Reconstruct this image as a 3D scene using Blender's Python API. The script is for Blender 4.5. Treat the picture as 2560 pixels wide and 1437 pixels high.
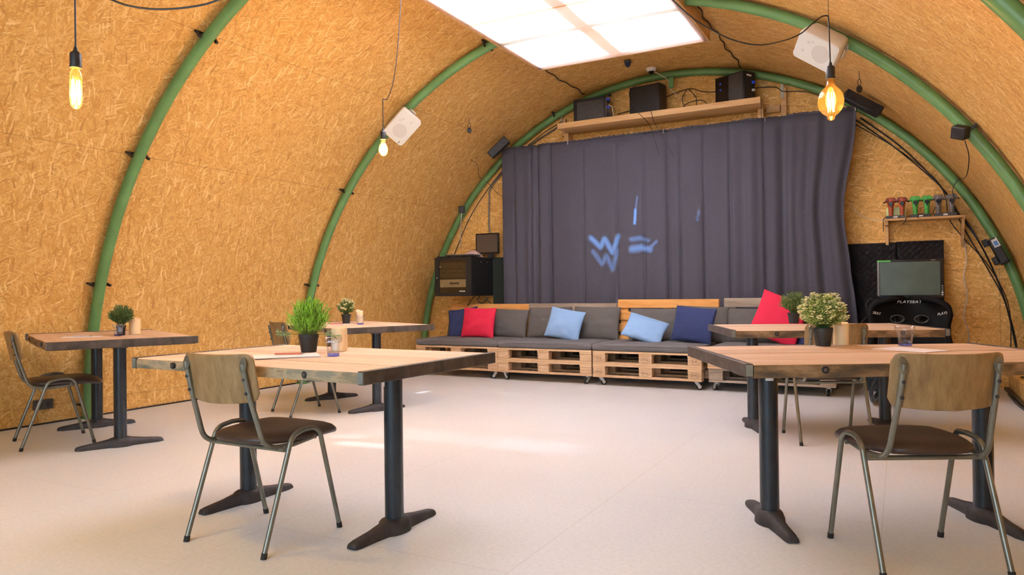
import bpy, bmesh, math, random
from mathutils import Vector, Matrix, Euler, noise
random.seed(7)
S = bpy.context.scene
for o in list(bpy.data.objects): bpy.data.objects.remove(o)
COL = S.collection
PI = math.pi
rad = math.radians

# ------------------------------------------------------------------ camera
HC = 1.05
YAW, PITCH, ROLL, FPX = .4951, .0054, -.0121, 1798.1
cy, sy, cp, sp, cr, sr = math.cos(YAW), math.sin(YAW), math.cos(PITCH), math.sin(PITCH), math.cos(ROLL), math.sin(ROLL)
r0, f0, z0 = Vector((cy, sy, 0)), Vector((-sy, cy, 0)), Vector((0, 0, 1))
FW = f0*cp + z0*sp
u0 = z0*cp - f0*sp
RT = r0*cr + u0*sr
UP = u0*cr - r0*sr
cam = bpy.data.cameras.new('camera'); cam.sensor_width = 36; cam.lens = FPX/2560*36; cam.clip_start = .05
camo = bpy.data.objects.new('camera', cam); COL.objects.link(camo)
M = Matrix((RT, UP, -FW)).transposed().to_4x4(); M.translation = (0, 0, HC)
camo.matrix_world = M
S.camera = camo
S.view_settings.view_transform = 'Standard'; S.view_settings.look = 'None'
S.view_settings.gamma = 1; S.view_settings.use_curve_mapping = False
S.view_settings.exposure = 0.03

# ------------------------------------------------------------------ light: overcast sky through the open front gable and the roof light
W = bpy.data.worlds.new('sky'); S.world = W; W.use_nodes = True
W.node_tree.nodes['Background'].inputs[0].default_value = (.80, .90, 1, 1)
W.node_tree.nodes['Background'].inputs[1].default_value = .25
def area(name, loc, size, energy, color, rot):
    l = bpy.data.lights.new(name, 'AREA'); l.shape = 'RECTANGLE'; l.size, l.size_y = size
    l.energy = energy; l.color = color
    o = bpy.data.objects.new(name, l); COL.objects.link(o); o.location = loc; o.rotation_euler = rot
    return o
area('daylight_front_gable', (-1.5, -1.45, 1.75), (3.6, 2.7), 142, (.68, .87, 1.06), (rad(90), 0, 0))
area('daylight_roof_opening', (-2.56, 5.2, 5.6), (3.0, 5.0), 230, (.82, .94, 1.1), (0, 0, 0))
sl = bpy.data.lights.new('sun_above_roof', 'SUN'); sl.energy = 92; sl.angle = rad(6); sl.color = (.80, .93, 1.10)
so = bpy.data.objects.new('sun_above_roof', sl); COL.objects.link(so); so.rotation_euler = (rad(-20), rad(3), 0)

# unseen masked spot lamps added to throw the reflected-sun marks on curtain and floor
def caustic(name, loc, target, segs, energy, color, cone):
    l = bpy.data.lights.new(name, 'SPOT'); l.energy = energy; l.color = color; l.spot_size = cone; l.spot_blend = .1; l.shadow_soft_size = .004
    o = bpy.data.objects.new(name, l); COL.objects.link(o); o.location = loc
    q = (Vector(target)-Vector(loc)).to_track_quat('-Z', 'Y'); o.rotation_euler = q.to_euler(); Ri = q.to_matrix().transposed()
    def uvp(p):
        d = Ri @ (Vector(p)-Vector(loc)); return d.x/d.z, d.y/d.z
    l.use_nodes = True; nt = l.node_tree; em = nt.nodes['Emission']
    def mth(op, a, b=None, clamp=False):
        n = nt.nodes.new('ShaderNodeMath'); n.operation = op; n.use_clamp = clamp
        for s_, v in ((n.inputs[0], a), (n.inputs[1], b)):
            if v is None: continue
            if hasattr(v, 'links'): nt.links.new(v, s_)
            else: s_.default_value = v
        return n.outputs[0]
    tc = nt.nodes.new('ShaderNodeTexCoord'); sp_ = nt.nodes.new('ShaderNodeSeparateXYZ'); nt.links.new(tc.outputs['Normal'], sp_.inputs[0])
    u = mth('DIVIDE', sp_.outputs[0], sp_.outputs[2]); v = mth('DIVIDE', sp_.outputs[1], sp_.outputs[2]); tot = None
    for a, b, w, k in segs:
        (au, av), (bu, bv) = uvp(a), uvp(b); dx, dy = bu-au, bv-av; L2 = dx*dx+dy*dy; ww = w/(Vector(target)-Vector(loc)).length
        pu, pv = mth('SUBTRACT', u, au), mth('SUBTRACT', v, av)
        t = mth('DIVIDE', mth('ADD', mth('MULTIPLY', pu, dx), mth('MULTIPLY', pv, dy)), L2, True)
        eu, ev = mth('SUBTRACT', pu, mth('MULTIPLY', t, dx)), mth('SUBTRACT', pv, mth('MULTIPLY', t, dy))
        d = mth('SQRT', mth('ADD', mth('MULTIPLY', eu, eu), mth('MULTIPLY', ev, ev)))
        m_ = mth('MULTIPLY', mth('POWER', mth('SUBTRACT', 1.0, mth('DIVIDE', d, ww), True), .8), k)
        tot = m_ if tot is None else mth('MAXIMUM', tot, m_)
    nt.links.new(tot, em.inputs['Strength'])
Yc = 8.48
zig = [(-3.445, 1.72), (-3.32, 1.60), (-3.265, 1.70), (-3.165, 1.53), (-3.085, 1.72)]
zig2 = [(-3.42, 1.55), (-3.30, 1.385), (-3.245, 1.49), (-3.165, 1.32), (-3.10, 1.55)]
SG = [((a[0], Yc, a[1]), (b[0], Yc, b[1]), .045, 1.0) for a, b in zip(zig, zig[1:])] + [((a[0], Yc, a[1]), (b[0], Yc, b[1]), .038, .55) for a, b in zip(zig2, zig2[1:])]
SG += [((-2.865, Yc, 1.87), (-2.855, Yc, 2.04), .022, 1.5), ((-2.855, Yc, 2.03), (-2.83, Yc, 2.20), .016, .45), ((-2.90, Yc, 1.675), (-2.80, Yc, 1.69), .045, .6), ((-2.80, Yc, 1.69), (-2.70, Yc, 1.655), .035, .5), ((-2.90, Yc, 1.555), (-2.79, Yc, 1.575), .06, .9), ((-2.79, Yc, 1.575), (-2.68, Yc, 1.545), .05, .85), ((-2.68, Yc, 1.56), (-2.60, Yc, 1.64), .028, .6), ((-2.10, Yc, 1.86), (-2.08, Yc, 1.97), .018, .4)]
caustic('added_curtain_spot', (-2.4, -1.3, 2.75), (-2.9, 8.48, 1.7), SG, 26000, (.20, .52, 1), rad(14))
FL = [((-4.45, 6.16, 0), (-4.44, 6.29, 0), .05, 1.0), ((-4.18, 6.47, 0), (-3.95, 6.52, 0), .016, .8), ((-3.95, 6.50, 0), (-3.47, 6.49, 0), .016, 1.0), ((-3.45, 3.88, 0), (-3.0, 3.93, 0), .09, .5), ((-3.66, 4.06, 0), (-3.5, 4.1, 0), .09, .35)]
caustic('added_floor_spot', (-2.9, 5.4, 3.42), (-3.7, 5.3, 0), FL, 700, (.85, .95, 1), rad(75))  # added spot lamp just under the roof cloth, masked into flecks on the floor

# ------------------------------------------------------------------ hall measures (metres, camera above the origin)
AX, RR = -2.504, 3.687          # arch axis, radius of the steel pipes
RW = RR + .06                   # lining radius
YA, YB, YC, YBACK, YFRONT = 3.733, 6.257, 8.70, 8.80, -1.4
TH = .758                       # table height

# ------------------------------------------------------------------ materials
def nodes(name):
    m = bpy.data.materials.new(name); m.use_nodes = True
    nt = m.node_tree; b = nt.nodes['Principled BSDF']
    return m, nt, b
def N(nt, t, **kw):
    n = nt.nodes.new(t)
    for k, v in kw.items():
        if k in ('i',):
            for kk, vv in v.items(): n.inputs[kk].default_value = vv
        else: setattr(n, k, v)
    return n
def ramp(nt, fac, stops):
    r = nt.nodes.new('ShaderNodeValToRGB'); e = r.color_ramp.elements
    while len(e) > 1: e.remove(e[-1])
    e[0].position, e[0].color = stops[0][0], (*stops[0][1], 1)
    for p, c in stops[1:]:
        x = e.new(p); x.color = (*c, 1)
    nt.links.new(fac, r.inputs[0]); return r.outputs[0]
def mix(nt, fac, a, b, mode='MIX'):
    n = nt.nodes.new('ShaderNodeMix'); n.data_type = 'RGBA'; n.blend_type = mode
    for s, v in ((n.inputs[0], fac), (n.inputs[6], a), (n.inputs[7], b)):
        if hasattr(v, 'links'): nt.links.new(v, s)
        else: s.default_value = v if not isinstance(v, tuple) else (*v, 1)[:4]
    return n.outputs[2]
def math_(nt, op, a, b=None, clamp=False):
    n = nt.nodes.new('ShaderNodeMath'); n.operation = op; n.use_clamp = clamp
    for s, v in ((n.inputs[0], a), (n.inputs[1], b)):
        if v is None: continue
        if hasattr(v, 'links'): nt.links.new(v, s)
        else: s.default_value = v
    return n.outputs[0]
def bump(nt, b, h, strength=.2, dist=.01):
    n = nt.nodes.new('ShaderNodeBump'); n.inputs['Strength'].default_value = strength; n.inputs['Distance'].default_value = dist
    nt.links.new(h, n.inputs['Height']); nt.links.new(n.outputs[0], b.inputs['Normal'])
def coord(nt, kind='Object', scale=(1, 1, 1), rot=(0, 0, 0), loc=(0, 0, 0)):
    t = nt.nodes.new('ShaderNodeTexCoord'); m = nt.nodes.new('ShaderNodeMapping')
    m.inputs['Scale'].default_value = scale; m.inputs['Rotation'].default_value = rot; m.inputs['Location'].default_value = loc
    nt.links.new(t.outputs[kind], m.inputs[0]); return m.outputs[0]
def tex_noise(nt, vec, scale, detail=3, rough=.55):
    n = N(nt, 'ShaderNodeTexNoise', i={'Scale': scale, 'Detail': detail, 'Roughness': rough}); nt.links.new(vec, n.inputs['Vector']); return n.outputs[0]
def pm(name, col, rough=.5, metal=0, var=.12, scale=25, bmp=0, spec=.5, stretch=(1, 1, 1), **kw):
    """plain procedural paint / plastic / metal / cloth: a base colour with slight noise wear"""
    m, nt, b = nodes(name)
    v = coord(nt, 'Object', stretch)
    f = tex_noise(nt, v, scale, 4)
    lo = tuple(max(0, c*(1-var)) for c in col); hi = tuple(min(1, c*(1+var)) for c in col)
    nt.links.new(ramp(nt, f, [(.3, lo), (.7, hi)]), b.inputs['Base Color'])
    b.inputs['Roughness'].default_value = rough; b.inputs['Metallic'].default_value = metal
    b.inputs['Specular IOR Level'].default_value = spec
    if bmp: bump(nt, b, f, bmp, .004)
    for k, x in kw.items(): b.inputs[k.replace('_', ' ')].default_value = x
    return m
def osb(name, tone=1.0, seams=None):
    """oriented strand board: layers of flat wood flakes at many angles, UV in metres"""
    m, nt, b = nodes(name)
    uv = nt.nodes.new('ShaderNodeTexCoord').outputs['UV']
    nz = N(nt, 'ShaderNodeTexNoise', i={'Scale': 14, 'Detail': 3}); nt.links.new(uv, nz.inputs['Vector'])
    wob = N(nt, 'ShaderNodeVectorMath', operation='SCALE', i={'Scale': .028}); nt.links.new(nz.outputs['Color'], wob.inputs[0])
    add = N(nt, 'ShaderNodeVectorMath', operation='ADD'); nt.links.new(uv, add.inputs[0]); nt.links.new(wob.outputs[0], add.inputs[1])
    base = tex_noise(nt, uv, 60, 4, .7)
    c = ramp(nt, base, [(.25, (.42*tone, .215*tone, .052*tone)), (.5, (.60*tone, .325*tone, .080*tone)), (.75, (.68*tone, .39*tone, .11*tone))])
    hsum = None
    for k, (ang, sx, sy_, thr) in enumerate([(8, 14, 88, .35), (-38, 17, 112, .45), (52, 16, 98, .5), (-12, 15, 105, .5), (78, 19, 120, .6), (25, 11, 84, .80), (-58, 13, 100, .84), (3, 10, 66, .86)]):
        mp = N(nt, 'ShaderNodeMapping'); mp.inputs['Rotation'].default_value = (0, 0, rad(ang)); mp.inputs['Location'].default_value = (3.7*k, 1.3*k, 0)
        nt.links.new(add.outputs[0], mp.inputs[0])
        ms = N(nt, 'ShaderNodeMapping'); ms.inputs['Scale'].default_value = (sx, sy_, 1); nt.links.new(mp.outputs[0], ms.inputs[0])
        v = N(nt, 'ShaderNodeTexVoronoi', voronoi_dimensions='2D', distance='CHEBYCHEV', i={'Scale': 1.0, 'Randomness': .95}); nt.links.new(ms.outputs[0], v.inputs['Vector'])
        s = N(nt, 'ShaderNodeSeparateColor'); nt.links.new(v.outputs['Color'], s.inputs[0])
        gr = tex_noise(nt, ms.outputs[0], 2.2, 3, .7)
        val = math_(nt, 'ADD', math_(nt, 'MULTIPLY', s.outputs[1], .85), math_(nt, 'MULTIPLY', gr, .3))
        cc = ramp(nt, val, [(.06, (.27*tone, .13*tone, .030*tone)), (.22, (.49*tone, .25*tone, .060*tone)), (.5, (.60*tone, .325*tone, .080*tone)), (.8, (.70*tone, .41*tone, .125*tone)), (.98, (.84*tone, .58*tone, .25*tone))])
        near = math_(nt, 'SUBTRACT', 1.0, math_(nt, 'GREATER_THAN', v.outputs['Distance'], .62))
        msk = math_(nt, 'MULTIPLY', math_(nt, 'GREATER_THAN', s.outputs[0], thr), near)
        c = mix(nt, math_(nt, 'MULTIPLY', msk, .52 if k < 5 else .85), c, cc)
        h = math_(nt, 'MULTIPLY', msk, s.outputs[2])
        hsum = h if hsum is None else math_(nt, 'MAXIMUM', hsum, h)
    # small dark knots and bark specks
    vs = N(nt, 'ShaderNodeTexVoronoi', i={'Scale': 14.0}); nt.links.new(uv, vs.inputs['Vector'])
    spk = math_(nt, 'LESS_THAN', vs.outputs['Distance'], .045)
    c = mix(nt, math_(nt, 'MULTIPLY', spk, .75), c, (.10, .045, .015, 1))
    if seams:
        sepu = N(nt, 'ShaderNodeSeparateXYZ'); nt.links.new(uv, sepu.inputs[0])
        for axis, pos in seams:
            d = math_(nt, 'ABSOLUTE', math_(nt, 'SUBTRACT', sepu.outputs[axis], pos))
            c = mix(nt, math_(nt, 'MULTIPLY', math_(nt, 'LESS_THAN', d, .0018), .6), c, (.07, .035, .012, 1))
    nt.links.new(c, b.inputs['Base Color']); b.inputs['Roughness'].default_value = .62; b.inputs['Specular IOR Level'].default_value = .25
    bump(nt, b, hsum, .12, .003)
    return m
def wood(name, dark, mid, light, scale=1, rough=.6, axis=0, edge=None, island=True):
    """long-grain timber, streaks along one object axis, a tone of its own for each board"""
    m, nt, b = nodes(name)
    st = [9, 9, 9]; st[axis] = .9
    v = coord(nt, 'Object', tuple(s*scale for s in st))
    g = nt.nodes.new('ShaderNodeNewGeometry')
    off = N(nt, 'ShaderNodeVectorMath', operation='ADD'); sc = N(nt, 'ShaderNodeMath', operation='MULTIPLY', i={1: 37.0})
    nt.links.new(g.outputs['Random Per Island'], sc.inputs[0]); nt.links.new(v, off.inputs[0]); nt.links.new(sc.outputs[0], off.inputs[1])
    f = tex_noise(nt, off.outputs[0], 1.7, 6, .65)
    fine = tex_noise(nt, off.outputs[0], 9, 3, .6)
    val = math_(nt, 'ADD', math_(nt, 'MULTIPLY', f, .75), math_(nt, 'MULTIPLY', fine, .25))
    if island:
        val = math_(nt, 'ADD', val, math_(nt, 'MULTIPLY', math_(nt, 'SUBTRACT', g.outputs['Random Per Island'], .5), .16))
    c = ramp(nt, val, [(.3, dark), (.5, mid), (.68, light)])
    if edge:
        sep = N(nt, 'ShaderNodeSeparateXYZ'); nt.links.new(g.outputs['True Normal'], sep.inputs[0])
        side = math_(nt, 'LESS_THAN', math_(nt, 'ABSOLUTE', sep.outputs[2]), .6)
        v2 = coord(nt, 'Object', (4.5, 4.5, 14)); e1 = tex_noise(nt, v2, 1.6, 4, .6); e2 = tex_noise(nt, v2, 5, 4, .6)
        ec = ramp(nt, e1, [(.36, edge[0]), (.47, edge[1]), (.55, edge[2]), (.66, edge[3])])
        ec = mix(nt, math_(nt, 'MULTIPLY', e2, .5), ec, edge[1])
        c = mix(nt, side, c, ec)
    nt.links.new(c, b.inputs['Base Color']); b.inputs['Roughness'].default_value = rough; b.inputs['Specular IOR Level'].default_value = .3
    bump(nt, b, val, .15, .003)
    return m
def glassy(name, tint, gloss=.12, rough=.02):
    m = bpy.data.materials.new(name); m.use_nodes = True; nt = m.node_tree; nt.nodes.clear()
    o = nt.nodes.new('ShaderNodeOutputMaterial')
    t = N(nt, 'ShaderNodeBsdfTransparent'); g = N(nt, 'ShaderNodeBsdfGlossy'); g.inputs['Roughness'].default_value = rough
    v = coord(nt, 'Object'); nz = tex_noise(nt, v, 20, 2)
    nt.links.new(ramp(nt, nz, [(.3, tuple(c*.95 for c in tint)), (.7, tint)]), t.inputs[0])
    fr = N(nt, 'ShaderNodeLayerWeight'); fr.inputs[0].default_value = .35
    k = math_(nt, 'ADD', math_(nt, 'MULTIPLY', fr.outputs['Facing'], .25), gloss, True)
    mx = N(nt, 'ShaderNodeMixShader'); nt.links.new(k, mx.inputs[0]); nt.links.new(t.outputs[0], mx.inputs[1]); nt.links.new(g.outputs[0], mx.inputs[2])
    nt.links.new(mx.outputs[0], o.inputs[0]); return m
def coated(name, tint, glow):
    m = glassy(name, tint, .04); nt = m.node_tree; o = [n for n in nt.nodes if n.type == 'OUTPUT_MATERIAL'][0]
    prev = o.inputs[0].links[0].from_socket; t = N(nt, 'ShaderNodeBsdfTranslucent'); t.inputs[0].default_value = (*tint, 1)
    mx = N(nt, 'ShaderNodeMixShader'); mx.inputs[0].default_value = glow
    nt.links.new(prev, mx.inputs[1]); nt.links.new(t.outputs[0], mx.inputs[2]); nt.links.new(mx.outputs[0], o.inputs[0]); return m
def emit(name, col, strength):
    m, nt, b = nodes(name)
    b.inputs['Base Color'].default_value = (*col, 1); b.inputs['Emission Color'].default_value = (*col, 1); b.inputs['Emission Strength'].default_value = strength
    return m

MT = {}
MT['osb_wall'] = osb('osb_vault', 1.0, [(0, 2.36), (0, 3.58), (0, .15)])
MT['osb_back'] = osb('osb_gable', 1.24, [(0, -1.1), (0, .89), (1, 1.22), (0, -5.3)])  # lighter copy of the vault board: extra brightness for the dim back put into colour
MT['green'] = pm('green_painted_steel', (.115, .255, .080), .36, 0, .12, 6)
MT['black'] = pm('black_plastic', (.012, .012, .013), .45, 0, .3, 30)
MT['blackcloth'] = pm('black_fabric', (.006, .006, .0065), .85, 0, .4, 120, .2, .2)
MT['blackgloss'] = pm('black_gloss', (.008, .008, .009), .15, 0, .3, 30)
MT['iron'] = pm('black_powder_coated_iron', (.013, .020, .027), .27, .15, .2, 14, .04)
MT['cast'] = pm('dark_cast_iron', (.032, .030, .031), .6, .2, .35, 22, .25)
MT['tube'] = pm('bronze_grey_lacquered_tube', (.19, .19, .155), .25, .6, .15, 18)
MT['rawsteel'] = pm('raw_steel_channel', (.075, .060, .048), .5, .4, .45, 16, .1)
MT['steelcut'] = pm('cut_steel_end', (.20, .21, .18), .5, .3, .25, 20)
MT['chrome'] = pm('bright_zinc', (.60, .60, .59), .3, .45, .1, 30)
MT['leather'] = pm('brown_leatherette', (.040, .023, .017), .42, 0, .18, 60, .08)
MT['rubber'] = pm('black_rubber', (.015, .015, .014), .8, 0, .2, 40)
MT['white'] = pm('white_plastic', (.72, .69, .63), .45, 0, .05, 20)
MT['grille'] = pm('white_speaker_grille', (.66, .67, .62), .7, 0, .05, 220, .3)
MT['cone'] = pm('grey_speaker_cone', (.57, .56, .52), .7, 0, .05, 220, .3)
MT['paper'] = pm('white_paper', (.82, .80, .84), .8, 0, .02, 8)
MT['label'] = pm('white_label', (.75, .75, .72), .6, 0, .05, 60)
MT['red_pen'] = pm('red_pencil', (.55, .14, .09), .5)
MT['grey_pen'] = pm('white_pen_plastic', (.6, .6, .62), .4)
MT['wax'] = pm('ivory_wax', (.85, .68, .42), .5, 0, .06, 9, 0, .4, Subsurface_Weight=.25, Subsurface_Scale=.02)
MT['pot'] = pm('black_plastic_pot', (.017, .018, .018), .55, 0, .25, 60)
MT['soil'] = pm('dark_soil', (.012, .009, .006), .95, 0, .5, 200, .5)
MT['leaf_bright'] = pm('bright_green_leaf', (.22, .48, .035), .5, 0, .4, 40)
MT['leaf_pale'] = pm('pale_grey_green_leaf', (.20, .30, .14), .55, 0, .3, 40)
MT['leaf_dark'] = pm('dark_green_leaf', (.058, .125, .028), .55, 0, .45, 60)
MT['leaf_olive'] = pm('olive_green_leaf', (.16, .22, .045), .55, 0, .4, 60)
MT['leaf_yellow'] = pm('yellow_green_leaf', (.41, .49, .13), .55, 0, .4, 60)
MT['blossom'] = pm('cream_blossom', (.86, .80, .46), .6, 0, .12, 60)
MT['grey_cloth'] = pm('grey_canvas', (.105, .096, .086), .9, 0, .12, 180, .15)
MT['seat_cloth'] = pm('grey_seat_canvas', (.125, .118, .115), .9, 0, .10, 180, .15)
MT['red_cloth'] = pm('crimson_cotton', (.62, .012, .050), .85, 0, .10, 150, .15)
MT['navy_cloth'] = pm('navy_cotton', (.018, .030, .105), .85, 0, .15, 150, .15)
MT['blue_cloth'] = pm('light_blue_cotton', (.25, .42, .68), .85, 0, .08, 150, .15)
MT['curtain'] = pm('dark_plum_grey_cloth', (.066, .063, .083), .9, 0, .14, 90, .15)
MT['pink_cloth'] = pm('pale_pink_cloth', (.62, .42, .38), .9, 0, .1, 40)
MT['foam'] = pm('black_acoustic_foam', (.012, .010, .011), .95, 0, .4, 90, .4)
MT['greenfoam'] = pm('dark_green_acoustic_foam', (.018, .024, .017), .95, 0, .3, 90, .4)
MT['screen_tan'] = pm('dark_matt_screen', (.085, .062, .045), .35, 0, .05, 10)
MT['screen_green'] = pm('blank_screen', (.072, .100, .072), .25, 0, .25, 2.5)
MT['silver'] = pm('silver_metal', (.42, .40, .32), .4, .5, .12, 30)
MT['champagne'] = pm('champagne_metal', (.72, .66, .48), .45, 0, .06, 20)
MT['grey_metal'] = pm('grey_metal', (.20, .19, .17), .45, .4, .12, 30)
MT['smoke'] = glassy('smoked_glass', (.80, .77, .70), .04)
MT['tumbler'] = glassy('blue_tinted_glass', (.965, .972, 1.0), .03)
MT['tumbler_base'] = glassy('deep_blue_glass', (.42, .50, .97), .04)
MT['amber'] = coated('amber_glass', (1.0, .66, .24), .030)
MT['clear'] = coated('clear_amber_glass', (1.0, .86, .52), .018)
MT['filament'] = emit('glowing_filament', (1, .62, .16), 55)
MT['led'] = emit('blue_status_light', (.02, .06, .45), .25)
MT['orange_plastic'] = pm('burnt_orange_plastic', (.42, .075, .020), .45, 0, .15, 25)
MT['darkred_plastic'] = pm('dark_red_plastic', (.20, .026, .014), .45, 0, .2, 25)
MT['green_plastic'] = pm('bright_green_plastic', (.07, .40, .06), .45, 0, .12, 25)
MT['grey_plastic'] = pm('warm_grey_plastic', (.17, .145, .125), .5, 0, .12, 25)
MT['darkgrey_plastic'] = pm('dark_grey_plastic', (.050, .047, .044), .5, 0, .15, 25)
MT['neon'] = pm('fluorescent_yellow_card', (.80, .95, .42), .5, 0, .12, 12)
MT['blue_print'] = pm('blue_print', (.10, .25, .55), .5)
MT['whitecable'] = pm('white_cable', (.70, .62, .52), .6)
MT['wire'] = pm('thin_dark_wire', (.05, .045, .04), .5, .4)
MT['shelfwood'] = wood('planed_pine', (.46, .25, .09), (.60, .36, .15), (.70, .46, .22), 1, .55)
MT['ply'] = wood('oak_laminated_plywood', (.165, .097, .038), (.255, .157, .064), (.34, .22, .098), 2.2, .42, 2, island=False)
MT['planks'] = wood('reclaimed_planks', (.46, .30, .20), (.64, .45, .32), (.72, .54, .41), 1, .6, 0,
                    [(.085, .10, .078), (.26, .20, .12), (.42, .31, .18), (.20, .20, .15)])
MT['planks_dark'] = wood('reclaimed_oiled_planks', (.40, .25, .15), (.56, .38, .245), (.64, .46, .32), 1, .55, 0,
                    [(.055, .045, .032), (.135, .085, .042), (.24, .145, .070), (.36, .22, .11)])
MT['pal_a'] = wood('fresh_pallet_wood', (.36, .215, .105), (.53, .345, .19), (.66, .46, .28), 1, .7)
MT['pal_o'] = wood('orange_pallet_wood', (.55, .23, .055), (.72, .35, .10), (.80, .43, .14), 1, .65)
MT['pal_g'] = wood('weathered_pallet_wood', (.20, .155, .11), (.34, .27, .20), (.46, .38, .29), 1, .75)
MT['block'] = wood('pressed_block_wood', (.38, .24, .13), (.54, .36, .21), (.66, .47, .30), 2.5, .75)
MT['burn'] = pm('burnt_stamp', (.15, .075, .03), .8)

# floor: pale sealed boards with faint joints
m, nt, b = nodes('pale_sealed_floor')
v = coord(nt, 'Object')
nz = tex_noise(nt, v, .8, 5); nf = tex_noise(nt, v, 55, 3)
c = ramp(nt, nz, [(.3, (.66, .695, .725)), (.7, (.74, .775, .805))])
c = mix(nt, .35, c, ramp(nt, nf, [(.35, (.61, .635, .655)), (.65, (.78, .815, .845))]))
br = N(nt, 'ShaderNodeTexBrick', offset=.5, i={'Scale': 1, 'Mortar Size': .0016, 'Brick Width': 2.44, 'Row Height': 1.22, 'Mortar Smooth': .3})
br.inputs['Color1'].default_value = br.inputs['Color2'].default_value = (0, 0, 0, 1); br.inputs['Mortar'].default_value = (1, 1, 1, 1)
nt.links.new(coord(nt, 'Object', (1, 1, 1), (0, 0, rad(90)), (2.35, 1.305, 0)), br.inputs['Vector'])
c = mix(nt, math_(nt, 'MULTIPLY', br.outputs['Color'], .42), c, (.40, .25, .15, 1))
vs = N(nt, 'ShaderNodeTexVoronoi', i={'Scale': 2.2}); nt.links.new(v, vs.inputs['Vector'])
c = mix(nt, math_(nt, 'MULTIPLY', math_(nt, 'LESS_THAN', vs.outputs['Distance'], .012), .6), c, (.2, .15, .1, 1))
nt.links.new(c, b.inputs['Base Color']); b.inputs['Roughness'].default_value = .42; b.inputs['Specular IOR Level'].default_value = .35
MT['floor'] = m
# roof light cloth: white translucent fabric
m = bpy.data.materials.new('white_translucent_cloth'); m.use_nodes = True; nt = m.node_tree; nt.nodes.clear()
o_ = nt.nodes.new('ShaderNodeOutputMaterial'); tr = N(nt, 'ShaderNodeBsdfTranslucent'); df = N(nt, 'ShaderNodeBsdfDiffuse')
nzc = tex_noise(nt, coord(nt, 'Object', (1, 6, 1)), 4, 3)
nt.links.new(ramp(nt, nzc, [(.3, (.93, .84, .81)), (.7, (.97, .89, .87))]), tr.inputs[0]); df.inputs[0].default_value = (.8, .7, .66, 1)
mx = N(nt, 'ShaderNodeMixShader'); mx.inputs[0].default_value = .25
nt.links.new(tr.outputs[0], mx.inputs[1]); nt.links.new(df.outputs[0], mx.inputs[2]); nt.links.new(mx.outputs[0], o_.inputs[0])
MT['cloth'] = m

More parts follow.
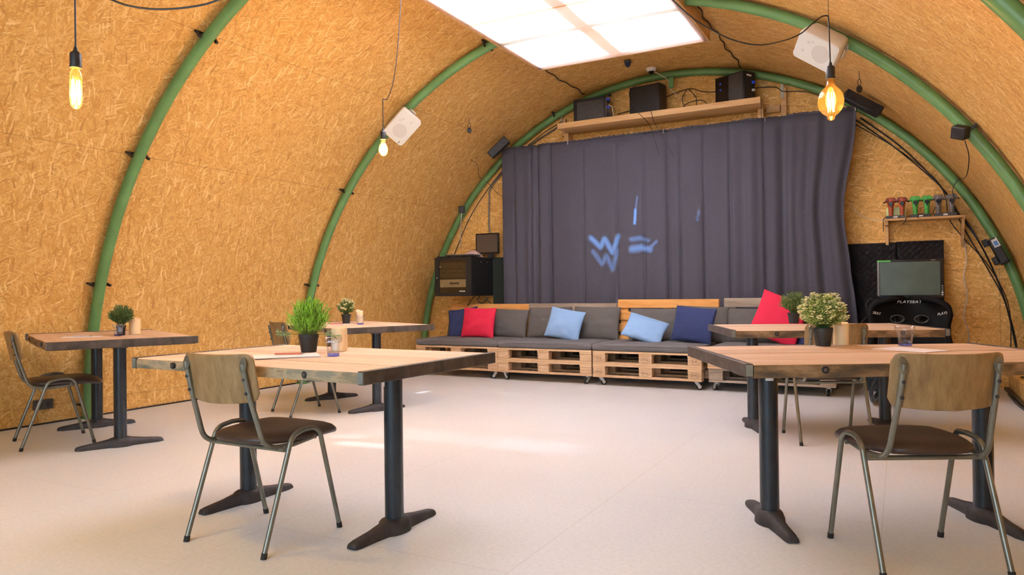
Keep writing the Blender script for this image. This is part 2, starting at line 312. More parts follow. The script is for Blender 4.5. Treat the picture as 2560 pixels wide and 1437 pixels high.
# ------------------------------------------------------------------ mesh helpers
class G:
    def __init__(s): s.v = []; s.f = []
    def add(s, v, f, M=None):
        k = len(s.v)
        s.v += [tuple(M @ Vector(p)) if M else tuple(p) for p in v]; s.f += [tuple(i+k for i in q) for q in f]; return s
    def box(s, c, d, M=None, rz=0):
        x, y, z = (a/2 for a in d)
        vs = [(i*x, j*y, k*z) for i in (-1, 1) for j in (-1, 1) for k in (-1, 1)]
        T = Matrix.Translation(c) @ Matrix.Rotation(rz, 4, 'Z')
        if M: T = M @ T
        return s.add(vs, [(0, 1, 3, 2), (4, 6, 7, 5), (0, 4, 5, 1), (2, 3, 7, 6), (0, 2, 6, 4), (1, 5, 7, 3)], T)
    def b2(s, a, b, M=None):
        return s.box([(p+q)/2 for p, q in zip(a, b)], [abs(q-p) for p, q in zip(a, b)], M)
    def tube(s, pts, r, n=10, caps=True, closed=False, flat=None):
        pts = [Vector(p) for p in pts]; L = len(pts)
        rs = r if isinstance(r, (list, tuple)) else [r]*L
        T = []
        for i in range(L):
            a = pts[(i-1) % L] if closed or i > 0 else pts[i]; c = pts[(i+1) % L] if closed or i < L-1 else pts[i]
            T.append((c-a).normalized())
        up = Vector((0, 0, 1)) if abs(T[0].z) < .9 else Vector((1, 0, 0))
        nrm = T[0].cross(up).normalized()
        vs = []; fs = []
        for i in range(L):
            nrm = (nrm - T[i]*nrm.dot(T[i])).normalized(); bn = T[i].cross(nrm)
            for k in range(n):
                a = 2*PI*k/n
                vs.append(pts[i] + nrm*(rs[i]*math.cos(a)) + bn*(rs[i]*math.sin(a)))
        for i in range(L if closed else L-1):
            for k in range(n):
                j = (i+1) % L
                fs.append((i*n+k, i*n+(k+1) % n, j*n+(k+1) % n, j*n+k))
        if caps and not closed:
            fs.append(tuple(range(n))[::-1]); fs.append(tuple(range((L-1)*n, L*n)))
        return s.add(vs, fs)
    def lathe(s, prof, n=24, M=None, cap=True):
        vs = []; fs = []
        for r, z in prof:
            for k in range(n):
                a = 2*PI*k/n; vs.append((r*math.cos(a), r*math.sin(a), z))
        for i in range(len(prof)-1):
            for k in range(n): fs.append((i*n+k, i*n+(k+1) % n, (i+1)*n+(k+1) % n, (i+1)*n+k))
        if cap: fs.append(tuple(range(n))[::-1]); fs.append(tuple(range((len(prof)-1)*n, len(prof)*n)))
        return s.add(vs, fs, M)
    def prism(s, poly, h0, h1, M=None):
        n = len(poly); vs = [(x, y, h0) for x, y in poly] + [(x, y, h1) for x, y in poly]
        fs = [tuple(range(n))[::-1], tuple(range(n, 2*n))] + [(i, (i+1) % n, n+(i+1) % n, n+i) for i in range(n)]
        return s.add(vs, fs, M)
    def grid(s, fn, nu, nv, M=None, wrap=False):
        vs = [fn(i/nu, j/nv) for i in range(nu+1) for j in range(nv+1)]
        fs = [(i*(nv+1)+j, (i+1)*(nv+1)+j, (i+1)*(nv+1)+j+1, i*(nv+1)+j+1) for i in range(nu) for j in range(nv)]
        return s.add(vs, fs, M)
    def build(s, name, mat, parent=None, bevel=0, ang=38, solid=0, loc=None, fix=True, sub=0, uv=None):
        me = bpy.data.meshes.new(name); me.from_pydata(s.v, [], s.f)
        if fix:
            bm = bmesh.new(); bm.from_mesh(me); bmesh.ops.recalc_face_normals(bm, faces=bm.faces); bm.to_mesh(me); bm.free()
        me.polygons.foreach_set('use_smooth', [True]*len(me.polygons)); me.set_sharp_from_angle(angle=rad(ang))
        if uv:
            l = me.uv_layers.new(name='UVMap')
            for lp in me.loops: l.data[lp.index].uv = uv(me.vertices[lp.vertex_index].co)
        me.materials.append(MT[mat] if isinstance(mat, str) else mat)
        o = bpy.data.objects.new(name, me); COL.objects.link(o)
        if parent: o.parent = parent
        if loc: o.location = loc
        if solid:
            d = o.modifiers.new('solid', 'SOLIDIFY'); d.thickness = solid; d.offset = 0
        if sub:
            d = o.modifiers.new('sub', 'SUBSURF'); d.levels = d.render_levels = sub
        if bevel:
            d = o.modifiers.new('bevel', 'BEVEL'); d.width = bevel; d.segments = 2; d.limit_method = 'ANGLE'; d.angle_limit = rad(40)
        return o
def thing(name, label, cat, loc=(0, 0, 0), rz=0, group=None, rot=None):
    o = bpy.data.objects.new(name, None); COL.objects.link(o); o.empty_display_size = .1
    o.location = loc; o.rotation_euler = rot if rot else (0, 0, rz)
    return tag(o, label, cat, group)
def tag(o, label, cat, group=None, kind=None):
    o['label'] = label; o['category'] = cat
    if group: o['group'] = group
    if kind: o['kind'] = kind
    return o
def structure(o): o['kind'] = 'structure'; return o
def dup(root, label, loc, rz=None, rot=None):
    def cp_(o, par):
        c = o.copy(); COL.objects.link(c)
        if par: c.parent = par
        for ch in o.children: cp_(ch, c)
        return c
    r = cp_(root, None); r['label'] = label; r.location = loc
    if rz is not None: r.rotation_euler = (0, 0, rz)
    if rot is not None: r.rotation_euler = rot
    return r
def smooth_path(pts, n=6):
    """Catmull-Rom through the points"""
    P = [Vector(p) for p in pts]; P = [P[0]*2-P[1]] + P + [P[-1]*2-P[-2]]; out = []
    for i in range(1, len(P)-2):
        a, b_, c_, d = P[i-1:i+3]
        for k in range(n):
            t = k/n; out.append(.5*((2*b_) + (c_-a)*t + (2*a-5*b_+4*c_-d)*t*t + (3*b_-a-3*c_+d)*t**3))
    out.append(P[-2]); return out
def fillet(pts, r, n=5):
    P = [Vector(p) for p in pts]; out = [P[0]]
    for i in range(1, len(P)-1):
        a = (P[i-1]-P[i]); b_ = (P[i+1]-P[i]); rr = min(r, a.length*.49, b_.length*.49)
        p0 = P[i]+a.normalized()*rr; p2 = P[i]+b_.normalized()*rr
        for k in range(n+1):
            t = k/n; out.append(p0*(1-t)**2 + P[i]*2*t*(1-t) + p2*t*t)
    out.append(P[-1]); return out
def text(name, body, size, mat, parent, loc, rot, extr=.0008, shear=0, spacing=1, width=None):
    cu = bpy.data.curves.new(name, 'FONT'); cu.body = body; cu.size = size; cu.extrude = extr; cu.shear = shear; cu.space_character = spacing
    cu.align_x = 'CENTER'; cu.align_y = 'CENTER'
    t = bpy.data.objects.new(name, cu); COL.objects.link(t)
    dg = bpy.context.evaluated_depsgraph_get(); me = bpy.data.meshes.new_from_object(t.evaluated_get(dg)); bpy.data.objects.remove(t)
    me.materials.clear(); me.materials.append(MT[mat])
    o = bpy.data.objects.new(name, me); COL.objects.link(o); o.parent = parent; o.location = loc; o.rotation_euler = rot
    if width: o.scale = (width, 1, 1)
    return o
def vault_pt(theta, r, y): return Vector((AX - r*math.cos(theta), y, r*math.sin(theta)))

# ------------------------------------------------------------------ the hall
floor = G().b2((AX-RW-.05, YFRONT, -.06), (AX+RW+.05, YBACK+.1, 0)).build('floor', 'floor'); structure(floor)
def lining(name, t0, t1, hole=None, n=40):
    g = G(); out_ = []; ths = [t0+(t1-t0)*i/n for i in range(n+1)]; ys = [YFRONT, YBACK]
    if hole:
        ha, hb, hy0, hy1 = hole; ths = sorted(set(ths+[ha, hb])); ys = [YFRONT, hy0, hy1, YBACK]
    for i in range(len(ths)-1):
        for j in range(len(ys)-1):
            if hole and ths[i] >= hole[0]-1e-6 and ths[i+1] <= hole[1]+1e-6 and j == 1: continue
            q = [vault_pt(ths[i], RW, ys[j]), vault_pt(ths[i], RW, ys[j+1]), vault_pt(ths[i+1], RW, ys[j+1]), vault_pt(ths[i+1], RW, ys[j])]
            g.add(q, [(0, 1, 2, 3)])
    def uv(c):
        th = math.atan2(c.z, -(c.x-AX)); return (min(th, PI)*RW, c.y)
    # outer face of the board, 18 mm behind the inner one
    for v_ in list(range(0, len(g.v), 4)):
        q = [(AX+(p[0]-AX)*(RW+.018)/RW, p[1], p[2]*(RW+.018)/RW) for p in g.v[v_:v_+4]]
        out_.append(q)
    for q in out_: g.add(q, [(3, 2, 1, 0)])
    o = g.build(name, 'osb_wall', fix=False, uv=uv, ang=180)
    me = o.data; ns = []
    for lp in me.loops:
        c = me.vertices[lp.vertex_index].co; r_ = Vector((AX-c.x, 0, -c.z)).normalized(); ns.append(r_ if (Vector((c.x-AX, c.z)).length < RW+.009) else -r_)
    me.normals_split_custom_set(ns)
    return structure(o)
th_of = lambda x: math.acos(max(-1, min(1, (AX-x)/RW)))
TS = 2.36/RW
lining('wall_left', 0, TS, n=12)
HX0, HX1, HY0, HY1 = -3.44, -1.69, 3.3, 7.13
lining('ceiling', TS, PI-TS, (th_of(HX0), th_of(HX1), HY0, HY1))
lining('wall_right', PI-TS, PI, n=12)
g = G(); n = 64
arc = [(AX-(RW+.02)*math.cos(PI*i/n), (RW+.02)*math.sin(PI*i/n)) for i in range(n+1)]
g.prism(arc, 0, .02, Matrix(((1, 0, 0, 0), (0, 0, 1, YBACK), (0, 1, 0, 0), (0, 0, 0, 1))))
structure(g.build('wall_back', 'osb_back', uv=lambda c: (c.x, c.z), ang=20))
# dark joint strip where the left lining meets the floor, and the boxed kicker on the right
structure(G().b2((AX-RW+.004, YFRONT, .0), (AX-RW+.02, YBACK, .012)).build('trim_1', 'black'))
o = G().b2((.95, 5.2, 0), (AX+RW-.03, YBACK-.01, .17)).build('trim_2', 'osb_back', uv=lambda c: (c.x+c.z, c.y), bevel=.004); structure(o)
# roof light: cloth stretched under the opening in two lengths, timber bar above it
sky = thing('skylight', 'bright white cloth roof light stretched across the crown of the vault', 'skylight', (0, 0, 0))
ZC = 3.50
SX0, SX1, SY0, SY1 = -3.495, -1.632, 3.25, 7.18
def cloth(y0, y1):
    return G().grid(lambda u, v: (SX0+(SX1-SX0)*u, y0+(y1-y0)*v, ZC - .012*math.sin(PI*u)*abs(math.sin(2*PI*v)) ), 24, 12)
cloth(5.655, SY1).build('cloth_panel', 'cloth', sky, solid=.002)
cloth(SY0, 5.640).build('cloth_panel', 'cloth', sky, solid=.002)
G().tube([(SX0-.01, 5.648, ZC-.002), (SX1+.01, 5.648, ZC-.002)], .006, 6).build('batten', 'shelfwood', sky)
G().b2((-2.615, SY0, ZC+.155), (-2.475, SY1-.03, ZC+.19)).build('ridge_bar', 'shelfwood', sky)
for x in (SX0, SX1): G().b2((x-.012, SY0, ZC-.006), (x+.012, SY1, ZC+.16)).build('side_board', 'shelfwood', sky)
for y in (SY0, SY1): G().b2((SX0, y-.009, ZC-.004), (SX1, y+.009, ZC+.25)).build('end_board', 'shelfwood', sky)
for x in (SX0+.02, SX1-.02): G().b2((x-.03, SY0, ZC+.012), (x+.03, SY1, ZC+.03)).build('ledge', 'shelfwood', sky)

# green pipe arches
def rib(y, label, brk):
    t = thing('pipe_arch', label, 'arch', (AX, y, 0), 0, 'green steel pipe arches')
    G().tube([(-RR*math.cos(PI*i/96), 0, RR*math.sin(PI*i/96)) for i in range(97)], .045, 16).build('pipe', 'green', t)
    for a in brk:
        c, s_ = -math.cos(a), math.sin(a)
        R_ = Matrix(((s_, 0, c, c*(RR+.02)), (0, 1, 0, 0), (-c, 0, s_, s_*(RR+.02)), (0, 0, 0, 1)))
        G().box((0, 0, .025), (.014, .19, .009), R_).box((0, .075, -.01), (.018, .02, .06), R_).box((0, -.075, -.01), (.018, .02, .06), R_).build('clamp', 'black', t)
    for sd in (-1, 1): G().box((sd*RR, 0, .004), (.13, .13, .008)).build('foot_plate', 'green', t)
    return t
AR = [math.asin(z/RR) for z in (.125, 1.148, 2.19, 3.01)]
rib(YA, 'green pipe arch nearest the camera, left foot behind the far left table', AR + [PI-a for a in AR[:2]])
rib(YB, 'middle green pipe arch carrying both white loudspeakers', AR[:3] + [PI-a for a in AR[:3]] + [math.acos((AX+3.62)/RR)])
rib(YC, 'farthest green pipe arch framing the curtained back wall', [math.acos((AX+4.0)/RR)])
# cables clipped along the two crown joints
for x, y0, lab in ((-3.553, 7.30, 'dark cable clipped along the ceiling joint left of the roof light'), (-1.595, 5.9, 'dark cable clipped along the ceiling joint right of the roof light')):
    z = math.sqrt((RW-.008)**2-(x-AX)**2)
    pts = [(x+.012*math.sin(7*y_)+.01*math.sin(19*y_), y_, z-.004-.006*abs(math.sin(9*y_))) for y_ in [y0+(8.62-y0)*i/40 for i in range(41)]]
    tag(G().tube(pts, .006, 6).build('ceiling_cable', 'black'), lab, 'cable')

# ------------------------------------------------------------------ tables
def plank_top(mat_w=1.45, d=.915, n=7, seed=1, thick=.047):
    rnd = random.Random(seed); g = G(); y = -d/2; ws = [rnd.uniform(.8, 1.2) for _ in range(n)]; k = d/sum(ws); ws = [w*k for w in ws]
    L = mat_w/2-.030
    for i, w in enumerate(ws):
        dz = rnd.uniform(-.0015, 0); zt = TH+dz; zb = TH-thick
        y0, y1 = y+.0003, y+w-.0003
        # outer boards have worn, slightly wavy edges
        def edge(x, s): return .0035*math.sin(5*x+seed)+.0025*math.sin(13*x+2*seed)
        xs = [-L+2*L*q/24 for q in range(25)]
        vs = []; fs = []
        for x in xs:
            a = y0+(edge(x, 0)+.004 if i == 0 else 0); b_ = y1-(edge(x+1, 1)+.004 if i == n-1 else 0)
            r_ = .006 if i in (0, n-1) else .002
            ra = .011 if i == 0 else .0008; rb_ = .011 if i == n-1 else .0008
            vs += [(x, a+.001, zb), (x, a, zb+.004), (x, a, zt-ra), (x, a+ra*.35, zt-ra*.3), (x, a+ra, zt), (x, b_-rb_, zt), (x, b_-rb_*.35, zt-rb_*.3), (x, b_, zt-rb_), (x, b_, zb+.004), (x, b_-.001, zb)]
        m_ = 10
        for q in range(24):
            for j in range(m_): fs.append((q*m_+j, q*m_+(j+1) % m_, (q+1)*m_+(j+1) % m_, (q+1)*m_+j))
        fs.append(tuple(range(m_))); fs.append(tuple(range(24*m_, 25*m_))[::-1])
        g.add(vs, fs); y += w
    return g
def foot():
    """cast T-foot: two tapering arms with a round boss, along local y"""
    prof = [(-.275, .021, .012), (-.268, .025, .026), (-.24, .027, .033), (-.15, .029, .043), (-.075, .034, .056), (-.055, .050, .062), (-.03, .060, .066), (0, .063, .067)]
    prof += [(-a, b_, c_) for a, b_, c_ in prof[-2::-1]]
    vs = []; fs = []
    for y, w, h in prof:
        lift = .004 if abs(y) > .26 else 0
        vs += [(-w, y, lift), (-w*.96, y, h*.45+lift), (-w*.78, y, h*.86), (-w*.35, y, h), (w*.35, y, h), (w*.78, y, h*.86), (w*.96, y, h*.45+lift), (w, y, lift)]
    L = len(prof)
    for i in range(L-1):
        for j in range(8): fs.append((i*8+j, (i+1)*8+j, (i+1)*8+(j+1) % 8, i*8+(j+1) % 8))
    fs.append(tuple(range(8))); fs.append(tuple(range((L-1)*8, L*8))[::-1])
    return G().add(vs, fs)
def make_table(name, label, loc, deg, mat, seed, sticker=None):
    t = thing('table', label, 'table', (*loc, 0), rad(deg), 'reclaimed wood tables')
    plank_top(seed=seed, n=8 if mat == 'planks' else 4, thick=.047 if mat == 'planks' else .055).build('tabletop', mat, t, ang=30)
    for sd in (-1, 1):
        b_ = G().b2((sd*.698, -.4575, TH-.050), (sd*.728, .4575, TH+.002)).build('end_bar', 'rawsteel', t, bevel=.003)
        for e in (-1, 1): G().box((sd*.713, e*.4580, TH-.024), (.026, .004, .044)).build('end_cap', 'steelcut', b_)
        for x in (-.42, .42):
            M_ = Matrix.Translation((x, sd*.4545, TH-.025)) @ Matrix.Rotation(rad(90), 4, 'X')
            bo = G().lathe([(.0145, -.012), (.0145, .0042), (.0135, .0048)], 20, M_).build('bolt', 'rubber', t)
            G().lathe([(.0082, .004), (.0082, .0075), (.005, .009)], 6, M_).build('bolt_head', 'rawsteel', bo)
        c_ = G().lathe([(.0415, .055), (.0415, TH-.052)], 24, Matrix.Translation((sd*.48, 0, 0))).build('column', 'iron', t)
        G().prism([(-.11, -.26), (.11, -.26), (.13, -.1), (.13, .1), (.11, .26), (-.11, .26), (-.13, .1), (-.13, -.1)], TH-.058, TH-.046, Matrix.Translation((sd*.48, 0, 0))).lathe([(.052, TH-.072), (.060, TH-.058)], 20, Matrix.Translation((sd*.48, 0, 0))).build('mounting_plate', 'iron', c_)
        foot().build('foot', 'cast', t, loc=(sd*.48, 0, 0), ang=50)
        if sticker and sd == sticker[0]:
            a0 = rad(sticker[1]); vs = []
            for k in range(7):
                a = a0+(k-3)*.14
                for z in (TH-.118, TH-.080): vs.append((sd*.48+.0422*math.cos(a), .0422*math.sin(a), z))
            G().add(vs, [(2*k, 2*k+2, 2*k+3, 2*k+1) for k in range(6)]).build('sticker', 'label', c_, solid=.0006)
    return t
T_LF = make_table('t', 'pale plank table in front left, bright green grass plant on it', (-2.457, 2.566), -2.5, 'planks', 3, (1, 225))
T_RF = make_table('t', 'brown plank table in front right carrying a cream-flowering plant', (-.106, 3.613), 28.4, 'planks_dark', 8, (-1, 260))
T_LB = make_table('t', 'plank table at far left by the wall, end edge to camera', (-5.266, 3.321), -23.2, 'planks_dark', 5)
T_L3 = make_table('t', 'plank table behind the front left table, near the middle arch foot', (-4.573, 5.278), -23.5, 'planks', 12)
T_R3 = make_table('t', 'brown plank table beyond the front right table, before the racing seat', (-.554, 5.86), 23.2, 'planks_dark', 21)
def on_table(T, lx, ly):
    a = T.rotation_euler[2]; return (T.location.x+math.cos(a)*lx-math.sin(a)*ly, T.location.y+math.sin(a)*lx+math.cos(a)*ly, TH)

# ------------------------------------------------------------------ chairs
def make_chair(label, loc, deg):
    t = thing('school_chair', label, 'chair', (*loc, 0), rad(deg), 'tubular school chairs with brown seats')
    for sd in (-1, 1):
        x = sd*.228
        top = Vector((sd*.222, .015, .474))
        rear = fillet([(x+sd*.002, -.222, .006), (x, -.062, .462), top], .05); front = fillet([(x+sd*.002, .218, .006), (x, .102, .448), (sd*.222, .075, .472), top], .035)
        for nm, pth in (('rear', rear), ('front', front)):
            l = G().tube(pth, .0108, 12).build('leg', 'tube', t)
            p = pth[0]; q = (pth[1]-pth[0]).normalized()
            G().tube([p-Vector((0, 0, .006)), p+q*.018], .0125, 12).build('foot_cap', 'rubber', l)
        bp = fillet([(sd*.168, -.2625, .778), (sd*.170, -.237, .66), (sd*.182, -.166, .424), (sd*.195, -.05, .412), (sd*.195, .10, .428)], .07, 6)
        post = G().tube(bp, .0112, 12).build('back_post', 'tube', t)
        # spoon-flattened upper end and two rivets
        G().lathe([(.0, -.006), (.016, -.005), (.018, .0), (.016, .004), (0, .005)], 14, Matrix.Translation((sd*.168, -.259, .770)) @ Matrix.Rotation(rad(82), 4, 'X') @ Matrix.Diagonal((1, 1.9, 1, 1)), False).build('flattened_end', 'tube', post)
        for z in (.712, .655):
            G().lathe([(.0065, -.004), (.0065, .002), (.003, .0045)], 12, Matrix.Translation((sd*.169, -.2490-.011 + (.712-z)*.20, z)) @ Matrix.Rotation(rad(95), 4, 'X')).build('rivet', 'cast', post)
    for y, z in ((-.10, .408), (.078, .432)):
        G().tube([(-.224, y, z), (.224, y, z)], .0095, 10).build('crossbar', 'tube', t)
    # bent plywood backrest
    W2, z0_, z1_ = .200, .612, .815
    def board(u, v):
        x = (u*2-1); zz = v
        px = x*W2
        top = z1_ - .004*(1-x*x); bot = z0_ - .014*(1-x*x) + .010
        e = abs(x)
        rc = .15
        if e > 1-rc:
            k = (e-(1-rc))/rc; cut = (1-math.sqrt(max(0, 1-k*k)))*.03
        else: cut = 0
        z = bot+cut + (top-bot-2*cut)*zz
        y = -.272 + .056*x*x + (.71-z)*.20
        return (px, y, z)
    G().grid(board, 36, 10).build('backrest', 'ply', t, solid=.011, bevel=.003)
    # padded seat
    K = 48; vs = []; fs = []
    def outline(a):
        c, s_ = math.cos(a), math.sin(a); e = 2/3.4
        x = math.copysign(abs(c)**e, c); y = math.copysign(abs(s_)**e, s_)
        yy = .065+.235*y; wx = .212+.012*(yy+.17)/.47*1.2-.022*max(0, -y)
        return x*wx, yy
    rings = [(0, .476), (.35, .4765), (.6, .475), (.8, .4705), (.92, .463), (.985, .450), (1.0, .440), (.985, .430), (.93, .425), (.5, .425), (0, .425)]
    for rr, z in rings:
        for k in range(K):
            x, y = outline(2*PI*k/K); px, py = x*rr, .065+(y-.065)*rr
            dz = -.020*max(0, (py-.18)/.12)**1.5 - .008*(1-(px/.2)**2)*max(0, 1-abs(py-.0)/.16) + .006*max(0, (-.05-py)/.12)
            vs.append((px, py, z+dz))
    for i in range(len(rings)-1):
        for k in range(K): fs.append((i*K+k, i*K+(k+1) % K, (i+1)*K+(k+1) % K, (i+1)*K+k))
    s_ = G().add(vs, fs).build('seat', 'leather', t, ang=70)
    return t
proto = make_chair('brown school chair tucked into the pale front left table', (-2.464, 2.26), 0)
dup(proto, 'brown school chair in front right, back to camera beside the flowering plant table', (.033, 3.206, 0), rad(28))
dup(proto, 'brown school chair at far left, seen from its side by the wall', (-5.41, 3.01, 0), rad(-22.4))
dup(proto, 'brown school chair half hidden behind the bright green grass plant', (-4.66, 4.75, 0), rad(-25))
dup(proto, 'brown school chair between the two right tables, behind the flowering plant', (-.464, 5.411, 0), rad(22.3))

# ------------------------------------------------------------------ things on the tables
def glass(label, loc, s=1.0):
    t = thing('glass_tumbler', label, 'glass', loc, random.random(), 'blue tinted tumblers')
    n = 18; g = G(); vs = []; fs = []
    prof = [(.027, .010), (.029, .03), (.034, .062), (.0395, .066), (.0415, .088)]
    for r, z in prof:
        for k in range(n):
            a = 2*PI*k/n; rr = r*(1 - (.05 if k % 2 and z < .064 else 0)); vs.append((rr*math.cos(a)*s, rr*math.sin(a)*s, z*s))
    for i in range(len(prof)-1):
        for k in range(n): fs.append((i*n+k, i*n+(k+1) % n, (i+1)*n+(k+1) % n, (i+1)*n+k))
    g.add(vs, fs).build('wall', 'tumbler', t, solid=.002, ang=15)
    G().lathe([(.026*s, 0), (.027*s, .003*s), (.0275*s, .010*s), (.0265*s, .013*s)], 18).build('base', 'tumbler_base', t)
    return t
def candle(label, loc, r=.037, h=.105, tilt=0):
    t = thing('pillar_candle', label, 'candle', loc, tilt, 'ivory pillar candles')
    K = 36; vs = []; fs = []
    prof = [(.97, 0), (1, .004), (1, .3), (.985, .6), (.99, .85), (.985, .94), (.95, .985), (.88, 1.0), (.80, .985), (.7, .95), (.4, .93), (.0, .92)]
    for q, (rr, zz) in enumerate(prof):
        for k in range(K):
            a = 2*PI*k/K; wob = (.10*math.cos(a)+.05*math.sin(2*a)) if zz > .83 else .0
            vs.append((r*rr*math.cos(a)*(1+.02*math.sin(3*a+zz*3)), r*rr*math.sin(a), h*(zz+wob*(zz-.8)*4)))
    for i in range(len(prof)-1):
        for k in range(K): fs.append((i*K+k, i*K+(k+1) % K, (i+1)*K+(k+1) % K, (i+1)*K+k))
    G().add(vs, fs).build('body', 'wax', t, ang=60)
    G().tube([(0, 0, h*.91), (.001, .001, h*.99)], .001, 6).build('wick', 'black', t)
    return t
def pot(t, r0_, r1, h):
    G().lathe([(r0_, 0), (r0_+(r1-r0_)*.78, h*.78), (r1*.985, h*.79), (r1, h), (r1*.93, h), (r1*.90, h*.86)], 32, None, False).lathe([(0.0005, .001), (r0_, .001)], 32, None, False).build('pot', 'pot', t, ang=30)
    G().lathe([(r1*.92, h*.86), (r1*.4, h*.90), (.001, h*.91)], 20, None, False).build('soil', 'soil', t)
def leaf(g, p, d, L, w, curl=.2, rnd=random):
    d = d.normalized(); s = d.cross(Vector((rnd.uniform(-1, 1), rnd.uniform(-1, 1), rnd.uniform(-1, 1)))).normalized(); nrm = s.cross(d)
    k = len(g.v)
    pts = []
    for q, ww in ((0, .35), (.4, 1), (.75, .7), (1, .05)):
        c = p + d*(L*q) + nrm*(-curl*L*q*q); pts += [c-s*(w*ww/2), c+s*(w*ww/2)]
    g.v += [tuple(x) for x in pts]; g.f += [(k, k+1, k+3, k+2), (k+2, k+3, k+5, k+4), (k+4, k+5, k+7, k+6)]
def dirs(n, zmin, rnd):
    out = []
    while len(out) < n:
        v = Vector((rnd.uniform(-1, 1), rnd.uniform(-1, 1), rnd.uniform(-1, 1)))
        if .2 < v.length < 1 and v.normalized().z > zmin: out.append(v.normalized())
    return out
def grass_plant(label, loc, rz=0):
    t = thing('potted_plant', label, 'plant', loc, rz, 'potted plants on tables'); rnd = random.Random(5)
    pot(t, .037, .0495, .090); g = G(); g2 = G(); st = G()
    for i, d in enumerate(dirs(190, -.05, rnd)):
        zz = d.z; hr = .120*(.5+.5*rnd.random())
        tip = Vector((d.x*hr, d.y*hr, .150+zz*.105 + rnd.uniform(-.01, .012)))
        base = Vector((d.x*.028, d.y*.028, .082)); mid = Vector((tip.x*.75, tip.y*.75, base.z+(tip.z-base.z)*.62))
        cur_ = lambda f: base*(1-f)**2+mid*2*f*(1-f)+tip*f*f
        st.tube([cur_(q) for q in (0, .33, .66, 1)], .0008, 4)
        for q in range(11):
            f_ = .22+.78*q/10; p = cur_(f_)
            dd = (cur_(min(1, f_+.05))-cur_(f_-.05)).normalized()*.9+Vector((rnd.uniform(-1, 1), rnd.uniform(-1, 1), rnd.uniform(-.3, 1.0)))*.7
            leaf(g, p, dd, rnd.uniform(.020, .034), rnd.uniform(.0030, .0048), .2, rnd)
    for s_ in ((-.9, -.35, .10), (-.8, -.65, .0), (.8, .45, -.02), (.92, .1, -.06)):
        d = Vector(s_).normalized(); base = Vector((d.x*.03, d.y*.03, .088))
        st.tube([base, base+d*.06+Vector((0, 0, .005)), base+d*.115], .001, 4)
        for q in range(14):
            f_ = .45+.55*q/13
            leaf(g2, base+d*(.115*f_), d+Vector((rnd.uniform(-1, 1), rnd.uniform(-1, 1), rnd.uniform(-.8, 1))), .026, .006, .2, rnd)
    g.build('foliage', 'leaf_bright', t, fix=False); g2.build('pale_sprig', 'leaf_pale', t, fix=False); st.build('stems', 'leaf_olive', t)
    return t
def ball_plant(label, loc, r, zc, leafm, nleaf, blossoms=0, potdim=(.036, .049, .085), seed=1, in_glass=False, L=.02, w=.006, twig=60, dot=.0055):
    t = thing('potted_plant', label, 'plant', loc, random.random(), 'potted plants on tables'); rnd = random.Random(seed)
    pot(t, *potdim); h = potdim[2]
    g = G(); st = G(); bl = G(); g2 = G()
    for d in dirs(twig, -.35, rnd):
        rr = r*rnd.uniform(.75, 1.05); tip = Vector((0, 0, zc))+Vector((d.x*rr, d.y*rr, d.z*rr*.88)); base = Vector((d.x*.012, d.y*.012, h*.88))
        mid = base.lerp(tip, .5)+Vector((0, 0, .012))
        pth = [base, mid, tip]; st.tube(pth, .0008, 4, False)
        for q in range(nleaf):
            f_ = .4+.6*(q+rnd.random())/nleaf; p = base*(1-f_)**2+mid*2*f_*(1-f_)+tip*f_*f_
            leaf(g if rnd.random() < .75 else g2, p, (tip-base).normalized()*.6+Vector((rnd.uniform(-1, 1), rnd.uniform(-1, 1), rnd.uniform(-.8, 1))), L*rnd.uniform(.7, 1.2), w*rnd.uniform(.8, 1.2), .15, rnd)
        if blossoms and rnd.random() < blossoms:
            for q in range(6):
                c = tip+Vector((rnd.uniform(-1, 1), rnd.uniform(-1, 1), rnd.uniform(-.5, 1.0)))*.010
                for a in range(5):
                    dd = Vector((math.cos(a*1.257), math.sin(a*1.257), .7)); leaf(bl, c, dd, dot*1.5, dot, .1, rnd)
    g.build('foliage', leafm[0], t, fix=False); g2.build('foliage', leafm[1], t, fix=False)
    st.build('stems', 'leaf_dark', t)
    if blossoms: bl.build('blossoms', 'blossom', t, fix=False)
    return t
def paper(label, loc, rz, w=.21, h=.297, pen=None, n=3):
    t = thing('paper_sheets', label, 'paper', (loc[0], loc[1], TH), rz, 'white papers on tables')
    g = G()
    for k in range(n): g.box((.004*k, -.003*k, .0012+.002*k), (w, h, .0016), None, .02*k)
    g.build('sheets', 'paper', t)
    return t
def pen(label, loc, rz, mat, z):
    t = thing('pen', label, 'pen', (loc[0], loc[1], z), rz)
    G().tube([(-.07, 0, .004), (.052, 0, .004)], .0038, 8).build('barrel', mat, t); G().tube([(.052, 0, .004), (.068, 0, .004)], [.0036, .0006], 8).build('tip', 'grey_metal', t)
    return t
# front left
grass_plant('bright green grass-like plant in black pot on front left table', (-2.615, 2.69, TH), .3)
candle('slumped ivory candle behind the blue glass on the front left table', (-2.515, 2.80, TH), .041, .118, .6)
glass('blue tumbler in front of the candle on the front left table', (-2.335, 2.56, TH), 1.0)
paper('white papers under a pencil on the front left table', (-2.53, 2.465), rad(-42), .20, .29)
pen('reddish pencil lying on the papers of the front left table', (-2.53, 2.48), rad(30), 'red_pen', TH+.0075)
# front right
ball_plant('cream-flowering plant in black pot on front right table', (-.345, 3.925, TH), .114, .166, ('leaf_yellow', 'leaf_olive'), 34, .66, (.035, .0475, .090), 4, L=.016, w=.0042, twig=190, dot=.0048)
candle('ivory candle beside the cream-flowering plant on the front right table', (-.270, 4.025, TH), .037, .115, 2.2)
glass('lilac-blue tumbler on the front right table above a chair back', (.017, 4.052, TH), 1.12)
paper('white paper behind the chair back on the front right table', (.035, 3.795), rad(56), .18, .26, n=1)
